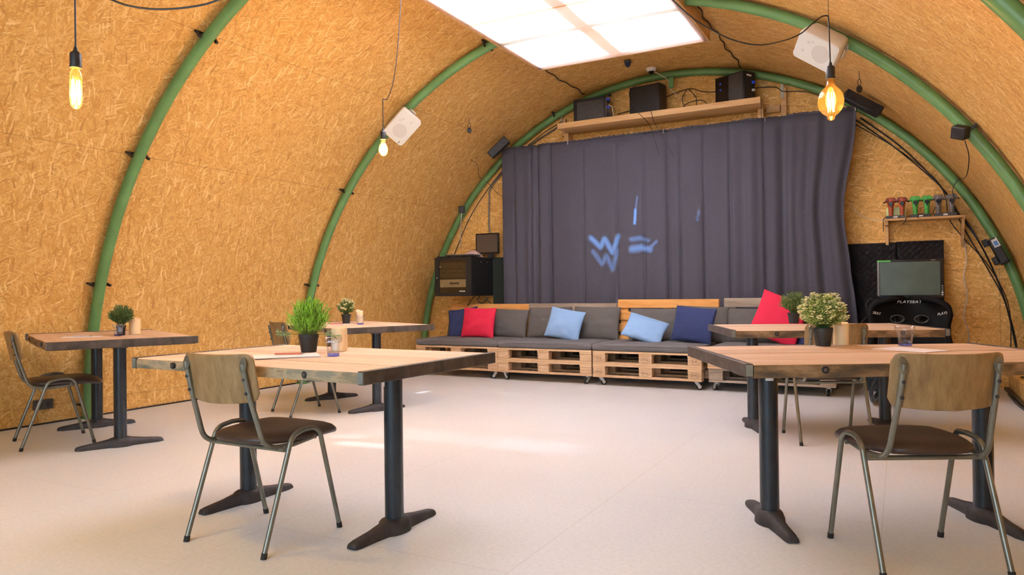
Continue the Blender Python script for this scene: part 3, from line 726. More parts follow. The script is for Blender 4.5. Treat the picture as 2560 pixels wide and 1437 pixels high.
# far left
ball_plant('dark bushy plant behind a tumbler on the far left table', (-5.135, 3.345, TH), .088, .150, ('leaf_dark', 'leaf_olive'), 22, 0, (.026, .034, .075), 2, L=.017, w=.0045, twig=150)
glass('blue tumbler before the dark bushy plant on the far left table', (-5.075, 3.285, TH), 1.0)
candle('ivory candle right of the dark plant on the far left table', (-5.165, 3.475, TH), .040, .125, 4)
paper('white paper with a pen on the far left table', (-5.21, 3.10), rad(-35), .16, .25, n=1)
pen('white pen lying on the paper of the far left table', (-5.20, 3.10), rad(28), 'grey_pen', TH+.003)
# third left
ball_plant('small flowering plant in black pot on the table behind front left', (-4.765, 5.41, TH), .088, .158, ('leaf_olive', 'leaf_dark'), 18, .5, (.034, .046, .088), 9, L=.018, w=.006, twig=110, dot=.006)
candle('ivory candle beside the small flowering plant near the left wall', (-4.70, 5.53, TH), .036, .120, 2.4)
glass('blue tumbler before a candle on the table behind front left', (-4.44, 5.235, TH), 1.05)
paper('white paper on the table behind the front left table', (-4.66, 5.14), rad(-30), .17, .26, n=1)
pen('reddish pencil on the paper of the table behind front left', (-4.65, 5.15), rad(35), 'red_pen', TH+.003)
# third right
ball_plant('round olive plant half hidden behind the cream-flowering plant', (-.778, 6.339, TH), .112, .175, ('leaf_olive', 'leaf_dark'), 24, 0, (.036, .050, .088), 14, L=.018, w=.004, twig=170)

# ------------------------------------------------------------------ pallet sofas
def pallet(t, z, wm, name='pallet', stamps=None, setback=0, D=.80):
    """one Euro pallet, 1.2 x 0.8 x 0.144, front face at local y = 0"""
    W_ = 1.2; g = G(); y0_ = setback
    for yc, w in ((.05, .10), (D/2, .145), (D-.05, .10)): g.b2((-W_/2, y0_+yc-w/2, z), (W_/2, y0_+yc+w/2, z+.022))
    for xc in (-.5275, 0, .5275): g.b2((xc-.0725, y0_, z+.100), (xc+.0725, y0_+D, z+.122))
    for yc, w in ((.0725, .145), (.24, .10), (D/2, .145), (D-.24, .10), (D-.0725, .145)): g.b2((-W_/2, y0_+yc-w/2, z+.122), (W_/2, y0_+yc+w/2, z+.144))
    p = g.build(name, wm, t, bevel=.002)
    for i, xc in enumerate((-.5275, 0, .5275)):
        for j, (yc, w) in enumerate(((.05, .10), (D/2, .145), (D-.05, .10))):
            hw = .0725
            bl = G().b2((xc-hw+.002, y0_+yc-w/2+.003, z+.0225), (xc+hw-.002, y0_+yc+w/2, z+.0995)).build('block', 'block' if wm != 'pal_g' else wm, p, bevel=.003)
            if j == 0 and stamps and stamps[i]:
                text('stamp', stamps[i], .036, 'burn', bl, (xc, y0_+.0025, z+.060), (rad(90), 0, 0))
                G().tube([(xc+.055*math.cos(a*PI/12), y0_+.0022, z+.060+.026*math.sin(a*PI/12)) for a in range(24)], .0012, 4, False, True).build('stamp', 'burn', bl)
    return p
def castor(t, x, y, rz, zt):
    c = G().box((0, 0, zt-.003), (.085, .085, .006)).lathe([(.020, zt-.018), (.022, zt-.006)], 14).build('castor', 'chrome', t, loc=(x, y, 0)); c.rotation_euler = (0, 0, rz)
    for s_ in (-1, 1):
        G().prism([(-.02, zt-.016), (.02, zt-.016), (.046, .036), (.018, .026)], s_*.017-.0015, s_*.017+.0015, Matrix(((1, 0, 0, 0), (0, 0, 1, 0), (0, 1, 0, 0), (0, 0, 0, 1)))).build('fork', 'chrome', c)
    R_ = Matrix.Translation((.03, 0, .0335)) @ Matrix.Rotation(rad(90), 4, 'X')
    G().lathe([(.010, -.013), (.026, -.013), (.033, -.010), (.0335, 0), (.033, .010), (.026, .013), (.010, .013)], 24, R_).build('wheel', 'rubber', c)
    G().lathe([(.011, -.0155), (.019, -.0135), (.019, .0135), (.011, .0155)], 16, R_).build('hub', 'chrome', c)
ZP = .093
def sofa(label, x, y, wood_l, wood_u, backm, ztop, stamps, setb=0, deg=0, boards=4):
    t = thing('pallet_sofa', label, 'sofa', (x, y, 0), rad(deg), 'pallet sofa units along the back wall')
    pallet(t, ZP, wood_l, stamps=stamps[1], setback=setb)
    pallet(t, ZP+.1445, wood_u, stamps=stamps[0])
    for sx in (-1, 1):
        for yy in (.07+setb, .72): castor(t, sx*.53, yy, random.uniform(-2.6, 2.6), ZP)
    # backrest: pallet stood on its long side
    g = G(); z1 = ztop; yb = .835
    zs = [(z1-.10, z1), (z1-.245, z1-.145), (z1-.39, z1-.29), (z1-.535, z1-.435)][:boards]
    for a, b_ in zs: g.b2((-.6, yb, a), (.6, yb+.022, b_))
    for xc in (-.5275, 0, .5275): g.b2((xc-.05, yb+.022, .14), (xc+.05, yb+.044, z1-.004))
    bk = g.build('backrest', backm, t, bevel=.002)
    for xc in (-.55, 0, .55):
        for zc in (z1-.05, z1-.42): G().box((xc, yb+.062, zc), (.10, .034, .10)).build('block', 'block', bk, bevel=.003)
    return t
SF = [(-4.855, 7.50), (-3.640, 7.47), (-2.412, 7.44), (-1.150, 7.43)]
sofa('pallet sofa unit at the left end with an orange top board', *SF[0], 'pal_a', 'pal_a', 'pal_o', .885, ((None,)*3, (None,)*3))
sofa('second pallet sofa unit from the left with a weathered grey back board', *SF[1], 'pal_a', 'pal_a', 'pal_g', .890, ((None, None, None), (None, None, None)))
sofa('third pallet sofa unit from the left with stamped blocks and orange back', *SF[2], 'pal_a', 'pal_a', 'pal_o', .935, (('EUR', 'EPAL', 'EUR'), ('EPAL', 'EPAL', 'EPAL')))
sofa('pallet sofa unit at the right end behind the tables with grey back board', *SF[3], 'pal_g', 'pal_a', 'pal_g', .945, ((None,)*3, (None,)*3), .045)
def seat_cushion(label, x, y, w, d=.80):
    t = thing('seat_cushion', label, 'cushion', (x, y, ZP+.289), 0, 'grey seat cushions on the pallets')
    n = 20; h = .082
    def sup(u, v, top):
        X, Y = u*2-1, v*2-1
        e = max(0, (1-abs(X)**26)*(1-abs(Y)**22))**.16
        z = h*.5 + h*.5*e + .010*(1-X*X)*(1-Y*Y) + .003*noise.noise(Vector((X*3+x, Y*3, 0)))*e
        if not top: z = h*.5-h*.5*e
        r_ = .5; kx = w/2*X; ky = d/2*Y
        return (kx, ky, z)
    ax = [-1+2*i/n for i in range(n+1)]
    f_ = lambda s_: (math.sin(PI/2*(2*s_-1))+1)/2
    g = G().grid(lambda u, v: sup(f_(u), f_(v), True), 30, 26).grid(lambda u, v: sup(f_(u), f_(v), False), 30, 26)
    o = g.build('pad', 'seat_cloth', t, ang=80)
    pts = []
    for k in range(80):
        a = 2*PI*k/80; c_, s_ = math.cos(a), math.sin(a); e = .16
        pts.append((math.copysign(abs(c_)**e, c_)*w/2*1.001, math.copysign(abs(s_)**e, s_)*d/2*1.001, h*.72))
    G().tube(pts, .0035, 6, False, True).build('piping', 'seat_cloth', t)
    return t
for (x, y), w, lab in zip(SF, (1.19, 1.20, 1.215, 1.19), ('grey seat cushion on the left end pallet sofa, before the crimson cushion', 'grey seat cushion under the upright light blue cushion', 'grey seat cushion under the slumped light blue and the bright navy cushions', 'grey seat cushion on the right end pallet sofa, behind the tables')):
    seat_cushion(lab, x, y+.395, w)
def pillow(label, mat, x, y, zb, w, h, T=.13, lean=18, roll=0, turn=0, group='scatter cushions on the pallet sofas', seed=0, name='scatter_cushion', pinch=.10, sag=0):
    """soft cushion standing on its lower edge at (x, y, zb)"""
    t = thing(name, label, 'cushion', (x, y, zb), rot=(rad(-lean), rad(roll), rad(turn)), group=group)
    n = 26
    def fn(u, v, s_):
        X, Y = math.sin(PI/2*(2*u-1)), math.sin(PI/2*(2*v-1))
        e = max(0, (1-X**2)*(1-Y**2))**.42
        px = w/2*X*(1-pinch*(1-Y*Y)*.55*abs(X)); pz = h/2*Y*(1-pinch*(1-X*X)*.55*abs(Y))
        wr = noise.noise(Vector((X*2.6+seed, Y*2.6, s_)))*.012+noise.noise(Vector((X*7+seed, Y*6, s_+4)))*.0045
        ed = max(abs(X), abs(Y))
        cr_ = .006*math.sin(14*Y+seed)*max(0, abs(X)-.6) + .006*math.sin(13*X+seed)*max(0, abs(Y)-.6)
        y_ = s_*(T/2*e + wr*e) + cr_*(1-e)*.8 
        zz = h/2+pz - sag*X*X*(Y+1)*.5
        return (px, y_, zz)
    g = G().grid(lambda u, v: fn(u, v, -1), n, n).grid(lambda u, v: fn(u, v, 1), n, n)
    o = g.build('cover', mat, t, ang=80)
    return t
ZS = ZP+.289+.080
BK = 'grey back cushions of the pallet sofas'
def back(label, x, w, h, y=8.12, **k): pillow(label, 'grey_cloth', x, y, ZS-.004, w, h, .15, k.pop('lean', 14), group=BK, name='back_cushion', pinch=.06, **k)
back('grey back cushion at the far left end behind the navy cushion', -5.10, .58, .36, seed=1)
back('grey back cushion right of the crimson cushion on the left sofa', -4.50, .60, .375, seed=2, roll=2)
back('grey back cushion left of the upright light blue cushion', -3.88, .60, .40, seed=3, roll=-1)
back('grey back cushion right of the upright light blue cushion', -3.26, .60, .405, seed=4, roll=1)
back('grey back cushion behind the slumped light blue cushion', -2.54, .58, .385, seed=5)
back('grey back cushion behind and right of the bright navy cushion', -1.97, .56, .41, seed=6, roll=2)
back('grey back cushion left of the tilted crimson cushion', -1.41, .58, .385, seed=7)
back('grey back cushion at the right end, hidden behind plants', -.83, .52, .385, seed=8)
pillow('dark navy cushion peeking out behind the left crimson cushion', 'navy_cloth', -5.03, 7.965, ZS-.01, .43, .40, .12, 16, -8, 8, seed=11)
pillow('square crimson cushion on the left end sofa', 'red_cloth', -4.745, 7.83, ZS+.006, .47, .39, .14, 14, 1, 2, seed=12)
pillow('light blue cushion upright between two grey back cushions', 'blue_cloth', -3.58, 7.84, ZS+.012, .44, .38, .14, 20, 10, 4, seed=13)
pillow('light blue cushion slumped low beside the bright navy cushion', 'blue_cloth', -2.56, 7.72, ZS+.026, .46, .34, .13, 42, 17, 6, seed=14)
pillow('bright navy cushion standing on the third sofa beside light blue', 'navy_cloth', -2.02, 7.80, ZS+.008, .47, .40, .14, 16, 5, -10, seed=15)
pillow('crimson cushion tilted on one corner behind the right tables', 'red_cloth', -1.20, 7.86, ZS+.04, .50, .50, .14, 14, 20, 0, seed=16)
pillow('dark navy cushion low beside the tilted crimson cushion, under the tabletop', 'navy_cloth', -.80, 7.90, ZS+.004, .32, .26, .12, 40, -4, -6, seed=17)

# ------------------------------------------------------------------ curtain
cur = thing('curtain', 'long dark plum curtain hung across the back wall', 'curtain', (0, 8.515, 0))
X0, X1, ZT = -4.735, -.385, 2.965
def fold(x):
    a = .012*math.sin(x*9.1)+.010*math.sin(x*15.7+1)+.006*math.sin(x*31+.5)
    right = max(0, min(1, (x+1.75)/.5)); a += right*(.030*math.sin(x*27+.7)+.014*math.sin(x*43))
    left = max(0, min(1, (-3.95-x)/.3)); a += left*(.010*math.sin(x*34))
    for c_, w_, d_ in ((-4.55, .02, .035), (-4.30, .022, .05), (-4.20, .02, .055), (-4.02, .018, .05), (-3.55, .02, .03), (-3.1, .018, .03), (-2.75, .018, .03), (-2.45, .022, .05), (-2.30, .018, .045), (-2.02, .018, .03), (-1.72, .02, .045), (-1.34, .016, .05)):
        a += d_*math.exp(-((x-c_)/w_)**2)
    return a
def cfn(u, v):
    x = X0+(X1-X0)*u; z = .06+(ZT-.06)*v
    k = .35+.65*(1-v)**.6
    pull = 0
    if u > .82:
        s_ = (u-.82)/.18; pull = -.135*s_*math.exp(-((z-1.95)/.55)**2) - .06*s_*max(0, 1-abs(z-1.2)/.8)
    y = fold(x)*k + .006*noise.noise(Vector((x*2, z*1.4, 0))) + .0025*noise.noise(Vector((x*9, z*3, 2)))
    z += -.010*abs(math.sin((x+.3)*PI/.62))*v + .012*noise.noise(Vector((x*3, 5, 0)))*v
    return (x+pull, y, z)
G().grid(cfn, 420, 30).build('cloth', 'curtain', cur, ang=80, solid=.003)
def hfn(u, v):
    x, y, z = cfn(u, 1.0); q = X0+(X1-X0)*u
    return (x, y + .012*math.sin(q*95)*v + .006*noise.noise(Vector((q*40, v*2, 1))), z + v*(.026+.008*noise.noise(Vector((q*45, 0, 3)))))
G().grid(hfn, 700, 2).build('ruffled_header', 'curtain', cur, solid=.002)
G().tube([(X0-.03, -.006, ZT+.002), (-2.5, -.006, ZT-.004), (X1+.03, -.006, ZT+.002)], .003, 6).build('curtain_wire', 'wire', cur)
for x in (-3.75, -2.49, -1.32, -4.74, -.40): G().tube([(x, -.012, ZT-.03), (x, -.014, ZT+.02)], .004, 6).build('hook', 'chrome', cur)
tag(G().tube([(-1.335, 8.34, 3.16), (-1.337, 8.37, 2.4), (-1.345, 8.38, 1.95), (-1.35, 8.385, 1.36)], .0028, 6).build('string', 'wire'), 'thin pale string hanging in front of the curtain', 'string')
tag(G().tube(smooth_path([(-.43, 8.50, 2.33), (-.52, 8.455, 2.02), (-.58, 8.455, 1.8), (-.57, 8.47, 1.62)]), .0022, 6).build('loose_thread', 'wire'), 'thin looped thread hanging near the right curtain edge', 'thread')

# ------------------------------------------------------------------ high shelf and computers
sh = thing('high_shelf', 'long pine shelf above the curtain carrying black computers', 'shelf', (0, 0, 0))
G().b2((-3.83, 8.385, 3.115), (-1.345, 8.78, 3.135)).build('board', 'shelfwood', sh)
G().b2((-3.83, 8.36, 3.115), (-1.345, 8.385, 3.185)).build('front_lip', 'shelfwood', sh, bevel=.002)
G().b2((-3.86, 8.64, 2.93), (-3.80, 8.78, 3.114)).build('bracket', 'shelfwood', sh)
G().b2((-1.42, 8.64, 2.96), (-1.36, 8.78, 3.114)).build('bracket', 'shelfwood', sh)
for x, z0_, z1_, lab in ((-3.915, 3.10, 3.33, 'short upright pine batten left of the high shelf'), (-1.15, 2.99, 3.345, 'upright pine batten right of the high shelf')):
    t = thing('batten', lab, 'batten', (x, 8.765, 0))
    G().b2((-.03, -.03, z0_), (.03, .03, z1_)).build('post', 'shelfwood', t, bevel=.002); G().b2((-.028, -.037, z1_-.11), (.0, -.030, z1_+.09)).build('metal_strap', 'silver', t)
tag(G().b2((-1.34, 8.74, 3.08), (-1.19, 8.79, 3.16)).build('batten', 'shelfwood', bevel=.002), 'short horizontal pine block between high shelf and batten', 'batten')
def tower(label, loc, rz, w, d, h, style):
    """computer case: w = depth seen from the hall side panel, d = thickness"""
    t = thing('computer_tower', label, 'computer', loc, rad(rz), 'black computers on the high shelf')
    G().b2((-w/2, -d/2, 0), (w/2, d/2, h)).build('case', 'black', t, bevel=.004)
    if style == 0:
        G().b2((-w/2+.05, -d/2-.004, .05), (w/2-.02, -d/2, h-.04)).build('side_panel', 'darkgrey_plastic', t, bevel=.003)
        p = G().b2((w/2, -d/2+.01, .02), (w/2+.006, d/2-.01, h-.01)).build('rear_panel', 'grey_metal', t)
        for k, z in enumerate((.13, .20, .27, .30)): G().b2((w/2+.006, -.055, z), (w/2+.03, -.015, z+.022)).build('plug', 'led' if k in (1, 3) else 'black', p)
        for z in (.09, .35): G().b2((w/2+.006, -.04, z), (w/2+.05, -.01, z+.03)).build('plug', 'black', p)
    elif style == 1:
        G().b2((-w/2+.012, -d/2-.003, .015), (w/2-.012, -d/2, h-.015)).build('side_panel', 'black', t, bevel=.003)
        G().b2((-w/2-.006, -d/2+.012, .02), (-w/2, d/2-.012, h-.02)).build('front_panel', 'blackgloss', t, bevel=.003)
    else:
        G().b2((-.01, -d/2-.004, .015), (w/2-.02, -d/2, h-.015)).build('side_panel', 'darkgrey_plastic', t, bevel=.003)
        G().b2((-w/2+.01, -d/2-.005, .015), (-.015, -d/2, h-.015)).build('window_panel', 'blackgloss', t, bevel=.003)
        for z in (.22, .29): G().b2((-w/2+.07, -d/2-.008, z), (-w/2+.09, -d/2-.005, z+.02)).build('status_light', 'led', t)
        p = G().b2((w/2, -d/2+.01, .015), (w/2+.005, d/2-.01, h-.015)).build('rear_panel', 'black', t)
        G().b2((w/2+.005, -.06, h-.06), (w/2+.008, .02, h-.04)).build('plate', 'label', p)
        for z in (.16, .25): G().b2((w/2+.005, .03, z), (w/2+.03, .06, z+.025)).build('plug', 'led' if z > .2 else 'label', p)
    for sx in (-1, 1):
        for sy_ in (-1, 1): G().lathe([(.012, -.0), (.012, .004)], 10, Matrix.Translation((sx*(w/2-.04), sy_*(d/2-.03), -.002))).build('rubber_foot', 'rubber', t)
    return t
tower('black computer at the left end of the high shelf with plugs on its side', (-3.43, 8.56, 3.137), 1, .43, .20, .345, 0)
tower('plain black computer in the middle of the high shelf', (-2.70, 8.575, 3.137), -9, .40, .20, .405, 1)
tower('black computer with blue lights at the right end of the high shelf', (-1.66, 8.58, 3.137), -27, .41, .195, .385, 2)
def cable(label, pts, r=.005, mat='black', n=6, name='cable', cat='cable'):
    return tag(G().tube(smooth_path(pts, n), r, 6).build(name, mat), label, cat)
cable('black cable looping over the middle computer and down past the shelf lip', [(-2.80, 8.45, 3.545), (-2.86, 8.36, 3.46), (-2.83, 8.34, 3.30), (-2.72, 8.335, 3.15), (-2.60, 8.33, 3.0), (-2.50, 8.36, 2.65)], .0035)
cable('second thin cable hanging from the middle computer over the curtain', [(-2.78, 8.45, 3.545), (-2.68, 8.36, 3.38), (-2.60, 8.34, 3.20), (-2.53, 8.33, 3.0), (-2.33, 8.38, 2.62)], .0032)
cable('black cable arched on the high shelf left of the right computer', [(-2.33, 8.5, 3.145), (-2.20, 8.5, 3.25), (-2.03, 8.5, 3.27), (-1.95, 8.5, 3.20)], .005)
cable('black cable loop hanging from a nail between the computers', [(-2.26, 8.72, 3.48), (-2.31, 8.70, 3.36), (-2.25, 8.68, 3.22), (-2.17, 8.66, 3.16), (-2.13, 8.68, 3.34), (-2.24, 8.72, 3.49)], .0045)
cable('black cable strung across the gable behind the computers', [(-3.16, 8.75, 3.30), (-2.8, 8.75, 3.36), (-2.26, 8.74, 3.49), (-2.0, 8.75, 3.42), (-1.3, 8.75, 3.38), (-1.15, 8.72, 3.30), (-.9, 8.72, 3.26), (-.62, 8.74, 3.12)], .005)
cable('white cable lying by the left computer on the high shelf', [(-3.17, 8.47, 3.36), (-3.12, 8.45, 3.32), (-3.10, 8.46, 3.20), (-3.06, 8.50, 3.145)], .005, 'whitecable')
cable('orange cable bundle on the high shelf beside the middle computer', [(-2.47, 8.5, 3.145), (-2.43, 8.5, 3.22), (-2.40, 8.5, 3.16), (-2.44, 8.52, 3.143)], .006, 'orange_plastic')
t = thing('power_adapter', 'black power adapter standing on the high shelf between the computers', 'adapter', (-2.30, 8.52, 3.136))
G().b2((-.04, -.03, 0), (.05, .03, .055)).build('case', 'black', t, bevel=.006); G().tube([(0, 0, .055), (.01, 0, .09)], .007, 8).build('plug', 'black', t)

# ceiling gadgets
def on_vault(x, y, off):
    z = math.sqrt((RW-off)**2-(x-AX)**2); n_ = Vector((AX-x, 0, -z)).normalized(); return Vector((x, y, z)), n_
p, n_ = on_vault(-2.63, 8.50, .004); q = n_.to_track_quat('Z', 'Y').to_euler()
t = thing('dome_camera', 'white dome camera on the ceiling above the high shelf', 'camera', p, rot=q)
G().lathe([(.062, 0), (.062, .012), (.056, .028), (.040, .040), (.036, .040)], 28).build('housing', 'white', t); G().lathe([(.036, .038), (.030, .056), (.016, .068), (.0005, .071)], 20, None, False).build('dome', 'blackgloss', t)
cable('white cable running from the dome camera down behind the arch', [(-2.60, 8.52, 3.70), (-2.53, 8.60, 3.66), (-2.46, 8.63, 3.60), (-2.44, 8.64, 3.50), (-2.30, 8.74, 3.36)], .004, 'whitecable')
p, n_ = on_vault(-2.775, 8.05, .0); q = n_.to_track_quat('Z', 'Y').to_euler()
t = thing('motion_sensor', 'small dark blue sensor on the ceiling near the roof light edge', 'sensor', p, rot=q)
G().b2((-.03, -.035, 0), (.03, .035, .03)).build('bracket', 'darkgrey_plastic', t, bevel=.004); G().lathe([(.034, .03), (.034, .05), (.018, .075), (.006, .085)], 16).build('head', 'navy_cloth', t)
t = thing('circuit_box', 'small green clip on the far arch below the dome camera', 'clip', (-2.42, 8.62, 3.57), 0)
G().b2((-.03, -.012, -.07), (.03, .012, .06)).build('body', 'green', t, bevel=.004)
for x, y, L, lab in ((-4.523, 7.35, .15, 'black retractable hook hanging from the ceiling left of the curtain'), (-.305, 7.27, .17, 'black retractable hook hanging from the ceiling at upper right')):
    z = math.sqrt((RW-.012)**2-(x-AX)**2)
    t = thing('hanging_hook', lab, 'hook', (x, y, z), .4, 'black hooks hanging from the ceiling')
    G().tube([(0, 0, .0), (0, 0, -L*.45)], .0028, 6).build('cord', 'wire', t)
    G().tube([(.014*math.cos(a*PI/8), 0, -L*.45-.028+.028*math.sin(a*PI/8)) for a in range(16)], .003, 6, False, True).build('carabiner', 'black', t)
    G().lathe([(.004, -.014), (.024, -.012), (.028, 0), (.024, .012), (.004, .014)], 18, Matrix.Translation((0, 0, -L*.45-.09)) @ Matrix.Rotation(rad(90), 4, 'X') @ Matrix.Diagonal((1, 1.25, 1, 1))).build('reel', 'black', t)

# ------------------------------------------------------------------ loudspeakers on the middle arch
def speaker(label, theta, roll, tilt, rad_off=.175):
    p = vault_pt(theta, RR-rad_off, YB-.13)
    t = thing('wall_speaker', label, 'speaker', p, group='white loudspeakers on the middle arch')
    tang = Vector((math.sin(theta), 0, math.cos(theta))); inw = Vector((math.cos(theta), 0, -math.sin(theta)))
    if tang.x < 0: tang = -tang
    face = (Vector((0, -1, 0))*tilt[0] + inw*tilt[1] + tang*tilt[2]).normalized()
    xa = (tang - face*tang.dot(face)).normalized(); ya = face.cross(xa)
    t.rotation_euler = Matrix((xa, ya, face)).transposed().to_euler()
    # cabinet: rounded trapezoid, wide at the back, bulging ends
    w, h, d = .345, .240, .20
    def outl(k):
        pts = []
        for cx_, cy_, a0 in ((w/2-.03, h/2-.03, 0), (-w/2+.03, h/2-.03, 90), (-w/2+.03, -h/2+.03, 180), (w/2-.03, -h/2+.03, 270)):
            for a in range(5):
                aa = rad(a0+a*22.5); pts.append(((cx_+.03*math.cos(aa))*k, (cy_+.03*math.sin(aa))*k*1.0))
        pts = [(x_, y_ - .012*math.cos(PI*x_/w)*(-1 if y_ > 0 else 1)) for x_, y_ in pts]
        return pts
    vs = []; fs = []; secs = [(.70, -d/2), (.86, -d/2+.03), (1.0, .05), (1.0, d/2-.012), (.985, d/2)]; n = 20
    for k, z in secs: vs += [(x_, y_, z) for x_, y_ in outl(k)]
    for i in range(len(secs)-1):
        for j in range(n): fs.append((i*n+j, i*n+(j+1) % n, (i+1)*n+(j+1) % n, (i+1)*n+j))
    fs.append(tuple(range(n))[::-1]); fs.append(tuple(range((len(secs)-1)*n, len(secs)*n)))
    G().add(vs, fs).build('cabinet', 'white', t, ang=40)
    gr = G().prism(outl(.94), d/2, d/2+.004).build('grille', 'grille', t)
    G().lathe([(.075, d/2+.0042), (.001, d/2+.005)], 32, Matrix.Translation((-.045*roll, 0, 0)), False).build('woofer', 'cone', gr)
    for (x_, y_, r_) in ((.075, .05, .014), (.10, -.035, .014), (.045, .068, .012)): G().lathe([(r_, d/2+.0042), (.001, d/2+.005)], 16, Matrix.Translation((x_*roll, y_, 0)), False).build('tweeter', 'cone', gr)
    G().b2((-.15*roll-.012, -.075, d/2+.004), (-.15*roll+.020, -.068, d/2+.006)).build('badge', 'darkgrey_plastic', gr)
    # U bracket and the pad clamping it to the pipe
    ub = [(x_, .0, z) for x_, z in ((-w/2-.006, .01), (-w/2-.008, -.05), (-w/2+.03, -d/2-.03), (w/2-.03, -d/2-.03), (w/2+.008, -.05), (w/2+.006, .01))]
    g = G(); U = fillet(ub, .05)
    for i in range(len(U)-1):
        a, b_ = U[i], U[i+1]; g.add([a+Vector((0, -.03, 0)), a+Vector((0, .03, 0)), b_+Vector((0, .03, 0)), b_+Vector((0, -.03, 0))], [(0, 1, 2, 3)])
    br_ = g.build('bracket', 'white', t, solid=.004)
    G().b2((-.06, -.04, -d/2-.055), (.06, .04, -d/2-.030)).build('clamp_pad', 'white', br_, bevel=.004)
    return t
speaker('white loudspeaker on the left of the middle arch near a pendant bulb', math.acos((AX+4.70)/RR), 1, (.62, .62, .1))
speaker('white loudspeaker on the right of the middle arch behind the globe bulb', math.acos((AX+.44)/RR), -1, (.62, .68, -.05), .13)

# black gadgets on the arches
def gadget(name, label, cat, loc, rot, dims, extra=None):
    t = thing(name, label, cat, loc, rot=rot); w, d, h = dims
    G().b2((-w/2, -d/2, -h/2), (w/2, d/2, h/2)).build('body', 'black', t, bevel=.008)
    G().b2((-w/2+.008, -d/2-.003, -h/2+.008), (w/2-.008, -d/2, h/2-.008)).build('front', 'black', t, bevel=.002)
    if extra == 'lens':
        for x in (-w*.25, w*.25): G().lathe([(.016, 0), (.016, .008)], 14, Matrix.Translation((x, -d/2-.003, 0)) @ Matrix.Rotation(rad(90), 4, 'X')).build('lens', 'black', t)
    G().b2((-.015, d/2, -.02), (.015, d/2+.06, .02)).build('mount', 'darkgrey_plastic', t)
    return t
gadget('depth_sensor', 'black sensor bar on the far arch at the left curtain corner', 'sensor', (-4.60, 8.20, 2.93), (0, rad(-42), rad(20)), (.31, .10, .105), 'lens')
gadget('depth_sensor', 'black sensor bar on the far arch at the right curtain corner', 'sensor', (-.315, 8.10, 2.91), (0, rad(31), rad(20)), (.40, .10, .105), 'lens')
gadget('tracking_box', 'small black box on the far arch left of the curtain', 'sensor', (-5.37, 8.50, 2.20), (rad(10), 0, rad(25)), (.085, .07, .095))
gadget('tracking_box', 'small black box under the middle arch at upper right', 'sensor', (.40, 6.17, 2.17), (rad(20), rad(20), rad(-35)), (.105, .07, .095))
cable('thin dark wire from the small right box down the right arch', [(.43, 6.2, 2.11), (.46, 6.3, 2.0), (.46, 6.6, 1.9), (.44, 7.2, 1.95), (.46, 8.2, 1.98), (.50, 8.62, 1.95)], .0035)
cable('golden tinsel string hanging from the small left box', [(-5.37, 8.50, 2.17), (-5.39, 8.5, 2.0), (-5.41, 8.52, 1.85), (-5.43, 8.56, 1.66)], .006, 'silver', name='tinsel_string', cat='string')

# ------------------------------------------------------------------ left corner: rack, laptop, monitor
t = thing('equipment_rack', 'black wall rack with smoked glass door in left corner', 'rack', (-5.29, 8.13, .995))
G().b2((-.29, .02, 0), (.29, .66, .525)).build('case', 'black', t, bevel=.004)
dr = G().b2((-.29, -.004, .0), (-.225, .02, .525)).b2((.205, -.004, 0), (.29, .02, .525)).b2((-.225, -.004, .485), (.205, .02, .525)).b2((-.225, -.004, 0), (.205, .02, .045)).build('door', 'black', t)
G().b2((-.225, .004, .045), (.205, .008, .485)).build('pane', 'smoke', dr)
for x, z in ((-.20, .40), (-.255, .25)): G().lathe([(.010, 0), (.010, .006)], 12, Matrix.Translation((x, -.004, z)) @ Matrix.Rotation(rad(90), 4, 'X')).build('lock', 'silver', dr)
un = G().b2((-.22, .010, .12), (.20, .018, .225)).build('amplifier', 'champagne', t, bevel=.003)
g = G()
for k in range(5): g.lathe([(.015, 0), (.015, .004)], 12, Matrix.Translation((-.045+.03*k, .010, .172)) @ Matrix.Rotation(rad(90), 4, 'X'))
g.build('dial', 'darkgrey_plastic', un)
for z, h in ((.25, .06), (.32, .04), (.375, .08)): G().b2((-.22, .012, z), (.20, .018, z+h)).build('unit', 'screen_tan', t)
G().b2((.10, -.002, .060), (.19, .003, .072)).build('name_strip', 'label', dr)
for y in (.25, .42): G().lathe([(.007, 0), (.007, .004)], 10, Matrix.Translation((.29, y, .46)) @ Matrix.Rotation(rad(90), 4, 'Y')).build('screw', 'chrome', t)
for k, pts in enumerate(([(-5.05, 8.3, 1.0), (-5.12, 8.3, .93), (-5.18, 8.32, .86)], [(-5.0, 8.35, 1.0), (-5.04, 8.34, .93), (-4.96, 8.35, .90), (-4.90, 8.4, .97)], [(-5.02, 8.5, 1.0), (-4.97, 8.5, .93), (-4.90, 8.5, .87)])):
    cable(('black cable slanting down from the rack to the left', 'black cable looping under the equipment rack', 'black cable dropping from the right of the rack')[k], pts, .006)
t = thing('laptop', 'flat dark laptop lying on top of the equipment rack', 'laptop', (-5.27, 8.36, 1.538), rad(4))
G().b2((-.20, -.14, 0), (.20, .14, .014)).build('base', 'darkgrey_plastic', t, bevel=.003); G().b2((-.20, -.14, .016), (.20, .14, .024)).build('lid', 'silver', t, bevel=.003)
for k in range(4): tag(G().b2((-.03, -.05, 0), (.04, .05, .014)).build('adapter', 'black', bevel=.004, loc=(-5.52+.115*k, 8.18+.01*(k % 2), 1.5215)), ('black adapter at the left edge on the rack', 'black adapter second from left on the rack', 'black adapter third from left on the rack', 'black adapter under the laptop edge on the rack')[k], 'adapter', 'small black adapters on the rack')
cl = G()
cl.grid(lambda u, v: ((u-.5)*.30, (v-.5)*.16, .105*max(0, 1-(2*u-1)**2)**.7*max(0, 1-(2*v-1)**4)+.012*noise.noise(Vector((u*5, v*5, 0)))), 20, 14)
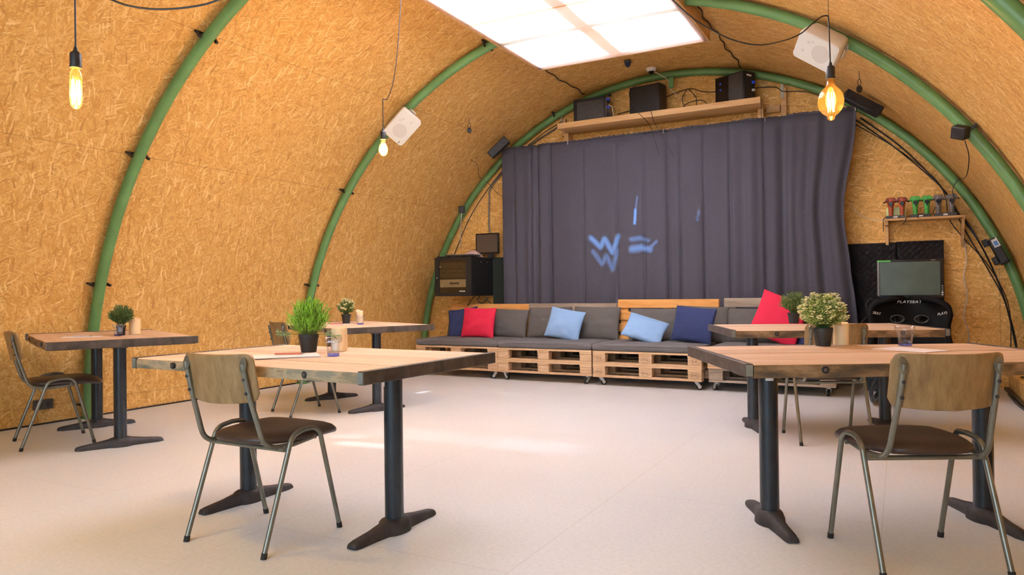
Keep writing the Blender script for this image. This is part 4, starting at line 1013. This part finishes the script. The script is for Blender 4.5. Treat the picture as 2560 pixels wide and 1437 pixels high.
tag(cl.build('folded_cloth', 'pink_cloth', loc=(-5.26, 8.60, 1.525)), 'pale pink cloth heaped on the rack behind the laptop', 'cloth')
t = thing('wall_monitor', 'small dark monitor on the back wall above the rack', 'monitor', (-5.03, 8.60, 1.715), rad(2))
G().b2((-.178, 0, -.145), (.178, .035, .145)).build('frame', 'blackgloss', t, bevel=.004); G().b2((-.160, -.003, -.118), (.158, 0, .126)).build('screen', 'screen_tan', t)
G().b2((-.04, .035, -.05), (.04, .19, .05)).build('wall_arm', 'black', t); G().b2((.0, .005, -.20), (.09, .03, -.145)).build('stand_foot', 'black', t)
cable('grey conduit rising from the small monitor along the far arch', [(-5.07, 8.77, 1.87), (-5.09, 8.77, 2.0), (-5.08, 8.77, 2.35), (-5.06, 8.77, 2.50), (-4.85, 8.77, 2.72), (-4.5, 8.77, 3.0), (-3.95, 8.77, 3.27)], .011, 'grey_plastic')
cable('black cable following the left of the far arch', [(-5.62, 8.66, 1.56), (-5.35, 8.66, 2.08), (-5.0, 8.66, 2.52), (-4.6, 8.66, 2.88), (-4.2, 8.66, 3.14), (-3.9, 8.66, 3.28)], .006)
tag(G().b2((-5.0, 8.70, .30), (-4.55, 8.79, 1.525)).build('sound_absorber', 'greenfoam', bevel=.006), 'dark green acoustic panel showing at left curtain edge', 'panel')
cable('thin wire looped from the ceiling beside the left sensor bar', [(-4.98, 8.1, 2.80), (-4.93, 8.2, 2.74), (-4.96, 8.3, 2.6), (-4.85, 8.36, 2.5), (-4.72, 8.40, 2.35), (-4.45, 8.40, 2.2)], .003)

# ------------------------------------------------------------------ right corner
t = thing('sound_absorber', 'black ribbed acoustic foam panels on the wall right of the curtain', 'panel', (0, 8.72, 0))
for x0, x1, zt in ((-.62, -.032, 1.528), (-.032, .405, 1.535)):
    g = G(); 
    def ff(u, v):
        x = x0+(x1-x0)*u; z = .35+(zt-.35)*v; return (x, -.012*math.sin(x*95)*math.sin(z*95) if 0 < u < 1 and 0 < v < 1 else .06, z)
    g.grid(ff, 60, 90).build('foam_tile', 'foam', t, fix=False)
t = thing('television', 'blank greenish television standing above the racing seat', 'television', (.085, 8.25, 1.13), rad(3))
G().b2((-.293, 0, -.195), (.293, .045, .195)).build('frame', 'blackgloss', t, bevel=.006)
G().b2((-.268, -.004, -.165), (.262, 0, .168)).build('screen', 'screen_green', t)
G().b2((-.292, -.006, -.17), (-.275, 0, .19)).build('edge_strip', 'grey_metal', t); G().b2((-.29, -.007, .172), (-.17, 0, .188)).build('sticker', 'green_plastic', t)
G().b2((.185, -.004, .179), (.225, 0, .187)).build('badge', 'grey_metal', t)
for k in range(5): G().b2((.272, -.006, -.17+.022*k), (.288, 0, -.157+.022*k)).build('button', 'label' if k < 2 else 'grey_metal', t)
G().b2((-.08, .01, -.50), (.08, .05, -.19)).build('stand', 'black', t); G().b2((-.2, -.10, -.52), (.2, .14, -.50)).build('foot', 'black', t)
tag(G().b2((-.32, 8.10, 0), (.40, 8.55, .608)).build('low_stand', 'black', bevel=.006), 'black low stand under the television behind the racing seat', 'stand')
# racing seat
t = thing('racing_seat', 'black racing game seat with white lettering by the right wall', 'seat', (.07, 7.74, 0), rad(-3))
half = [(0, .945), (.12, .945), (.215, .930), (.285, .895), (.325, .85), (.335, .79), (.325, .72), (.31, .64), (.315, .56), (.335, .50), (.33, .42), (.30, .38)]
def wing(u, v):
    # v along height, u across; shell cupped towards the sitter
    z = .36+.585*v
    hw = .30
    pts = [(.38, .30), (.50, .335), (.60, .315), (.70, .315), (.79, .335), (.86, .322), (.90, .28), (.93, .20), (.945, .10)]
    for (za, wa), (zb, wb) in zip(pts, pts[1:]):
        if za <= z <= zb: hw = wa+(wb-wa)*(z-za)/(zb-za); break
    else: hw = .30 if z < .4 else .10
    x = (u*2-1)
    y = -.16*abs(x)**3.2 + .04*(1-x*x) + (z-.36)*.10
    return (x*hw, y, z)
def seat_shell():
    g = G(); nu, nv = 40, 30
    holes = [(-.10, .745), (.10, .745)]
    vs = [wing(i/nu, j/nv) for i in range(nu+1) for j in range(nv+1)]; fs = []
    for i in range(nu):
        for j in range(nv):
            c = wing((i+.5)/nu, (j+.5)/nv)
            if any(abs(c[0]-hx)/.052+0 < 1 and abs(c[2]-hz) < .034 - .018*abs(c[0]-hx)/.052 for hx, hz in holes): continue
            fs.append((i*(nv+1)+j, (i+1)*(nv+1)+j, (i+1)*(nv+1)+j+1, i*(nv+1)+j+1))
    return g.add(vs, fs)
bk = seat_shell().build('backrest', 'blackcloth', t, solid=.045, bevel=0, ang=60)
for sx in (-1, 1):
    pts = [(sx*.10+.056*math.cos(a*PI/6)*(1.05 if a % 12 < 7 else 1), .005+.04, .745+.036*math.sin(a*PI/6)) for a in range(12)]
    G().tube([(p_[0], .000, p_[2]) for p_ in pts], .006, 6, False, True).build('harness_slot_rim', 'darkgrey_plastic', bk)
text('lettering', 'PLAYSEAT', .036, 'label', bk, (.0, .052, .905), (rad(90-6), 0, 0), .001, .25, 1.12, 1.15)
bk.children[-1].location.y = .006
for sx, s_ in ((-1, 'SEAT'), (1, 'PLAYS')): text('lettering', s_, .034, 'label', bk, (sx*.268, -.088, .80), (rad(84), rad(sx*-12), rad(sx*-34)), .001, .2, 1.05)
G().grid(lambda u, v: ((u*2-1)*(.235), -.50+.50*v, .37-.07*math.sin(PI*v)*.4 + .09*abs(u*2-1)**4 - .02*(1-v)), 20, 16).build('seat_pan', 'blackcloth', t, solid=.07, ang=60)
for sx in (-1, 1):
    G().tube(fillet([(sx*.27, .22, .30), (sx*.27, .22, .03), (sx*.27, -.62, .03), (sx*.27, -.78, .16), (sx*.2, -.80, .30)], .10, 6), .021, 12).build('frame_tube', 'iron', t)
    G().tube(fillet([(sx*.27, .18, .66), (sx*.27, .16, .30), (sx*.27, -.45, .27)], .08, 6), .019, 12).build('frame_tube', 'iron', t)
G().tube([(-.27, -.45, .27), (.27, -.45, .27)], .018, 10).build('frame_tube', 'iron', t); G().tube([(-.27, .2, .28), (.27, .2, .28)], .018, 10).build('frame_tube', 'iron', t)
cable('tangle of thin black cables left of the racing seat', [(-.20, 7.95, .955), (-.27, 7.85, .93), (-.30, 7.8, .86), (-.25, 7.8, .80), (-.33, 7.78, .72), (-.36, 7.8, .66)], .005)

# joystick shelf
JY = 8.60
sh2 = thing('wall_shelf', 'small pine shelf on the right gable holding handheld controllers', 'shelf', (0, 0, 0))
G().b2((-.135, 8.52, 1.742), (.585, 8.80, 1.765)).build('board', 'shelfwood', sh2, bevel=.002)
G().b2((-.135, 8.72, 1.50), (-.105, 8.80, 1.742)).b2((-.135, 8.55, 1.70), (-.105, 8.72, 1.742)).build('bracket', 'shelfwood', sh2, bevel=.002)
G().prism([(8.54, 1.742), (8.80, 1.742), (8.80, 1.46), (8.77, 1.46)], .558, .582, Matrix(((0, 0, 1, 0), (1, 0, 0, 0), (0, 1, 0, 0), (0, 0, 0, 1)))).build('bracket', 'shelfwood', sh2)
for x0, x1, lab in ((-.125, .055, 'grey charging dock under the two orange controllers'), (.10, .29, 'grey charging dock under the two green controllers'), (.315, .515, 'grey charging dock under the two grey controllers')):
    t = thing('charging_dock', lab, 'dock', ((x0+x1)/2, JY, 1.766), 0, 'charging docks on the small shelf'); w = x1-x0
    G().b2((-w/2, -.045, 0), (w/2, .045, .032)).build('base', 'darkgrey_plastic', t, bevel=.004); G().b2((-.02, -.047, .008), (.02, -.045, .024)).build('label_strip', 'label', t)
def controller(label, x, head, body, n_):
    t = thing('handheld_controller', label, 'controller', (x, JY, 1.799), 0, 'handheld controllers on the small shelf')
    vs = []; fs = []; secs = [(.021, .018, 0), (.023, .020, .05), (.027, .024, .10), (.036, .03, .14), (.044, .034, .165), (.040, .032, .185)]
    for a, b_, z in secs:
        for k in range(12): vs.append((a*math.cos(k*PI/6), b_*math.sin(k*PI/6), z))
    for i in range(len(secs)-1):
        for k in range(12): fs.append((i*12+k, i*12+(k+1) % 12, (i+1)*12+(k+1) % 12, (i+1)*12+k))
    fs.append(tuple(range(12))[::-1]); fs.append(tuple(range(60, 72)))
    G().add(vs, fs).build('body', body, t, ang=50)
    G().prism([(-.058, .140), (-.035, .150), (.035, .150), (.058, .140), (.050, .168), (.036, .190), (-.036, .190), (-.050, .168)], -.03, .045, Matrix(((1, 0, 0, 0), (0, 0, 1, 0), (0, 1, 0, 0), (0, 0, 0, 1)))).build('head', head, t, bevel=.006)
    G().lathe([(.020, 0), (.021, .006), (.017, .010)], 18, Matrix.Translation((0, -.030, .125)) @ Matrix.Rotation(rad(90), 4, 'X')).b2((-.005, -.036, .085), (.005, -.028, .108)).build('thumb_pad', 'blackgloss', t)
    for s_ in (-1, 1): G().tube([(s_*.045, .01, .145), (s_*.066, .012, .148), (s_*.066, .03, .142)], .006, 8).build('trigger', 'black', t)
    return t
for x, a, b_, lab in ((-.078, 'darkred_plastic', 'orange_plastic', 'orange handheld controller at the left end of the small shelf'), (.027, 'darkred_plastic', 'orange_plastic', 'orange handheld controller beside the fluorescent card'),
                      (.148, 'green_plastic', 'green_plastic', 'green handheld controller beside the orange pair'), (.252, 'green_plastic', 'green_plastic', 'green handheld controller beside the grey pair'),
                      (.355, 'grey_plastic', 'grey_plastic', 'grey handheld controller next to the green pair'), (.472, 'grey_plastic', 'grey_plastic', 'grey handheld controller at the right end by the arch')):
    controller(lab, x, a, b_, 0)
t = thing('card_holder', 'fluorescent yellow card standing behind the orange controllers', 'card', (-.022, 8.665, 1.766))
G().b2((-.10, -.004, 0), (.082, .004, .125)).build('card', 'neon', t)
for k, pts in enumerate(([(-.125, 8.56, 1.785), (-.145, 8.52, 1.76), (-.15, 8.51, 1.70), (-.148, 8.515, 1.63)], [(.10, 8.55, 1.785), (.065, 8.50, 1.77), (.05, 8.505, 1.72), (.03, 8.51, 1.70)], [(.21, 8.55, 1.80), (.18, 8.50, 1.79), (.165, 8.50, 1.755)], [(.30, 8.55, 1.785), (.315, 8.53, 1.83), (.33, 8.55, 1.86)])):
    cable(('black cable hanging off the left end of the small shelf', 'dark cable draped over the small shelf near the orange pair', 'dark cable draped over the small shelf between the green pair', 'black cable rising behind the grey controllers')[k], pts, .004)
# cables along the right of the far arch
base = [(-.36, 8.72, 2.90), (.016, 8.70, 2.545), (.30, 8.70, 2.20), (.44, 8.70, 1.99), (.55, 8.70, 1.77), (.68, 8.70, 1.555), (.80, 8.70, 1.28), (.92, 8.70, .90), (1.0, 8.70, .48), (1.04, 8.70, .20)]
for k, lab in enumerate(('thick black cable following the right of the far arch', 'black cable sagging beside the right of the far arch', 'thin black cable swinging wide below the right arch')):
    pts = [(x-.02*k-.035*k*math.sin(i*1.3+k), y+.03*k, z-.008*k) for i, (x, y, z) in enumerate(base)]
    cable(lab, pts, (.009, .007, .005)[k])
cable('black cable running from the small shelf to the arch', [(.50, 8.62, 1.785), (.56, 8.64, 1.76), (.62, 8.68, 1.68), (.70, 8.69, 1.52)], .008)
cable('white cable hanging down the wall below the small shelf', [(.577, 8.77, 1.75), (.588, 8.775, 1.523), (.604, 8.775, 1.316), (.579, 8.775, 1.151), (.604, 8.775, .945), (.574, 8.775, .738), (.614, 8.775, .57), (.60, 8.775, .40)], .006, 'whitecable')
cable('white thread-like cable between curtain edge and small shelf', [(-.46, 8.60, 1.92), (-.35, 8.7, 1.82), (-.24, 8.74, 1.78), (-.13, 8.70, 1.77)], .003, 'whitecable')
th = math.asin(1.42/RR)
pc = vault_pt(PI-th, RR-.05, YC-.11)
t = thing('strapped_device', 'black device with white and blue label strapped to the right arch', 'device', pc, rot=(0, rad(-24), 0))
G().b2((-.035, -.035, -.15), (.045, .05, .13)).build('body', 'black', t, bevel=.01); G().b2((-.012, -.041, .03), (.042, -.035, .125)).build('label_plate', 'label', t); G().b2((-.002, -.044, .045), (.032, -.041, .092)).build('print', 'blue_print', t)
G().b2((-.085, -.025, .07), (-.035, .025, .145)).build('connector', 'black', t, bevel=.006); G().b2((-.080, -.025, -.13), (-.035, .025, -.05)).build('connector', 'black', t, bevel=.006)
for z in (-.13, .12): G().tube([(.0+.062*math.cos(a*PI/8), .065*math.sin(a*PI/8)+.02, z) for a in range(16)], .006, 6, False, True).build('strap', 'darkgrey_plastic', t)
# cable strip along the foot of the right kicker, left wall socket
t = thing('cable_strip', 'dark cable strip along the floor by the right wall', 'cable', (0, 0, 0))
G().b2((.905, 5.3, 0), (.945, 8.75, .028)).build('channel', 'black', t, bevel=.004); G().tube(smooth_path([(.90+.02*math.sin(3*y_), y_, .012) for y_ in (5.6, 6.2, 6.9, 7.6, 8.3)]), .009, 6).build('cord', 'darkgrey_plastic', t)
cable('tangled black cable on the low kicker by the right wall', [(1.0, 8.3, .18), (1.06, 8.0, .19), (1.02, 7.7, .25), (1.10, 7.5, .19), (1.03, 7.2, .18)], .008)
t = thing('wall_socket', 'dark double socket low on the left wall behind a chair', 'socket', (-6.232, 3.372, .168), rot=(0, rad(2.5), 0))
G().b2((0, -.075, -.04), (.03, .075, .04)).build('plate', 'darkgrey_plastic', t, bevel=.004)
for y in (-.036, .036): G().lathe([(.022, .029), (.022, .033)], 16, Matrix.Translation((0, y, 0)) @ Matrix.Rotation(rad(90), 4, 'Y')).build('socket_insert', 'black', t)

# ------------------------------------------------------------------ pendant lamps
def lamp(label, tip, kind, cordpts, power):
    """tip = underside of the socket"""
    x, y, z = tip
    t = thing('pendant_lamp', label, 'lamp', tip, 0, 'filament pendant lamps')
    G().lathe([(.004, .082), (.0075, .074), (.009, .064), (.020, .054), (.0215, .050), (.0215, .004), (.0235, .002), (.0235, -.006), (.020, -.006)], 24).build('socket', 'black', t)
    G().tube([(p[0]-x, p[1]-y, p[2]-z) for p in cordpts], .0034, 8).build('cord', 'black', t)
    if kind == 'tube':
        prof = [(.0135, 0), (.0145, -.012), (.022, -.030), (.0225, -.045), (.0225, -.140), (.019, -.158), (.012, -.166), (.009, -.170), (.0005, -.171)]; f0_, f1, fr = -.055, -.150, .013
    elif kind == 'pear':
        prof = [(.0135, 0), (.014, -.018), (.018, -.034), (.030, -.058), (.035, -.078), (.033, -.100), (.022, -.122), (.010, -.130), (.0005, -.131)]; f0_, f1, fr = -.045, -.118, .012
    else:
        prof = [(.0165, 0), (.0175, -.026), (.021, -.038), (.030, -.049), (.041, -.060), (.050, -.073), (.0565, -.088), (.0605, -.104), (.0615, -.122), (.059, -.140), (.0525, -.157), (.043, -.171), (.031, -.182), (.0195, -.190), (.0175, -.204), (.010, -.212), (.0005, -.213)]; f0_, f1, fr = -.072, -.168, .014
    gl = G().lathe(prof, 32, None, False).build('bulb', 'amber' if kind == 'globe' else 'clear', t, ang=60)
    gl.visible_shadow = True
    pts = []
    n = 14
    for k in range(n):
        a = 2*PI*k/n; pts += [(fr*math.cos(a), fr*math.sin(a), f0_ if k % 2 else f1)]
    G().tube(pts, .0026, 5, False, True).build('filament', 'filament', t)
    G().tube([(0, 0, 0), (0, 0, f0_)], .004, 8).build('stem', 'clear', t)
    l = bpy.data.lights.new('filament_light', 'POINT'); l.energy = power; l.color = (1, .60, .22); l.shadow_soft_size = .03
    lo = bpy.data.objects.new('filament_light', l); COL.objects.link(lo); lo.parent = t; lo.location = (0, 0, (f0_+f1)/2)
    return t
lamp('pendant lamp with tube bulb at upper left', (-2.914, 1.717, 1.977), 'tube', [(-2.914, 1.717, 2.05), (-2.913, 1.716, 2.6), (-2.915, 1.718, 3.71)], 42)
lamp('small pendant lamp with pear bulb beside the left loudspeaker', (-3.464, 4.372, 2.228), 'pear', [(-3.464, 4.372, 2.30), (-3.464, 4.372, 2.525)] + smooth_path([(-3.463, 4.372, 2.532), (-3.452, 4.38, 2.528), (-3.434, 4.387, 2.534), (-3.405, 4.40, 2.60), (-3.386, 4.412, 2.692), (-3.36, 4.425, 2.90), (-3.333, 4.438, 3.287), (-3.33, 4.44, 3.64)]), 62)
lamp('pendant lamp with large amber globe bulb before the right loudspeaker', (-.294, 3.926, 2.098), 'globe', [(-.294, 3.926, 2.17), (-.298, 3.922, 2.379)] + smooth_path([(-.299, 3.921, 2.395), (-.303, 3.919, 2.409), (-.330, 3.905, 2.405), (-.372, 3.882, 2.370), (-.420, 3.86, 2.325), (-.487, 3.821, 2.291), (-.593, 3.763, 2.268), (-.690, 3.711, 2.284), (-.795, 3.654, 2.335), (-.95, 3.56, 2.46), (-1.25, 3.4, 2.85), (-1.6, 3.3, 3.60)]), 7)
cable('thin wire holding up the cord of the amber globe lamp', [(-.299, 3.92, 2.40), (-.300, 3.92, 2.7), (-.302, 3.92, 3.03)], .0015, 'wire', name='hanging_wire', cat='wire')
cable('dark cord sagging across the top left under the vault', [(-3.05, 1.6, 2.5), (-2.90, 1.71, 2.31), (-2.782, 1.787, 2.244), (-2.711, 1.825, 2.217), (-2.612, 1.878, 2.204), (-2.498, 1.94, 2.213), (-2.405, 1.99, 2.239), (-2.25, 2.07, 2.32), (-2.0, 2.2, 2.55)], .004)
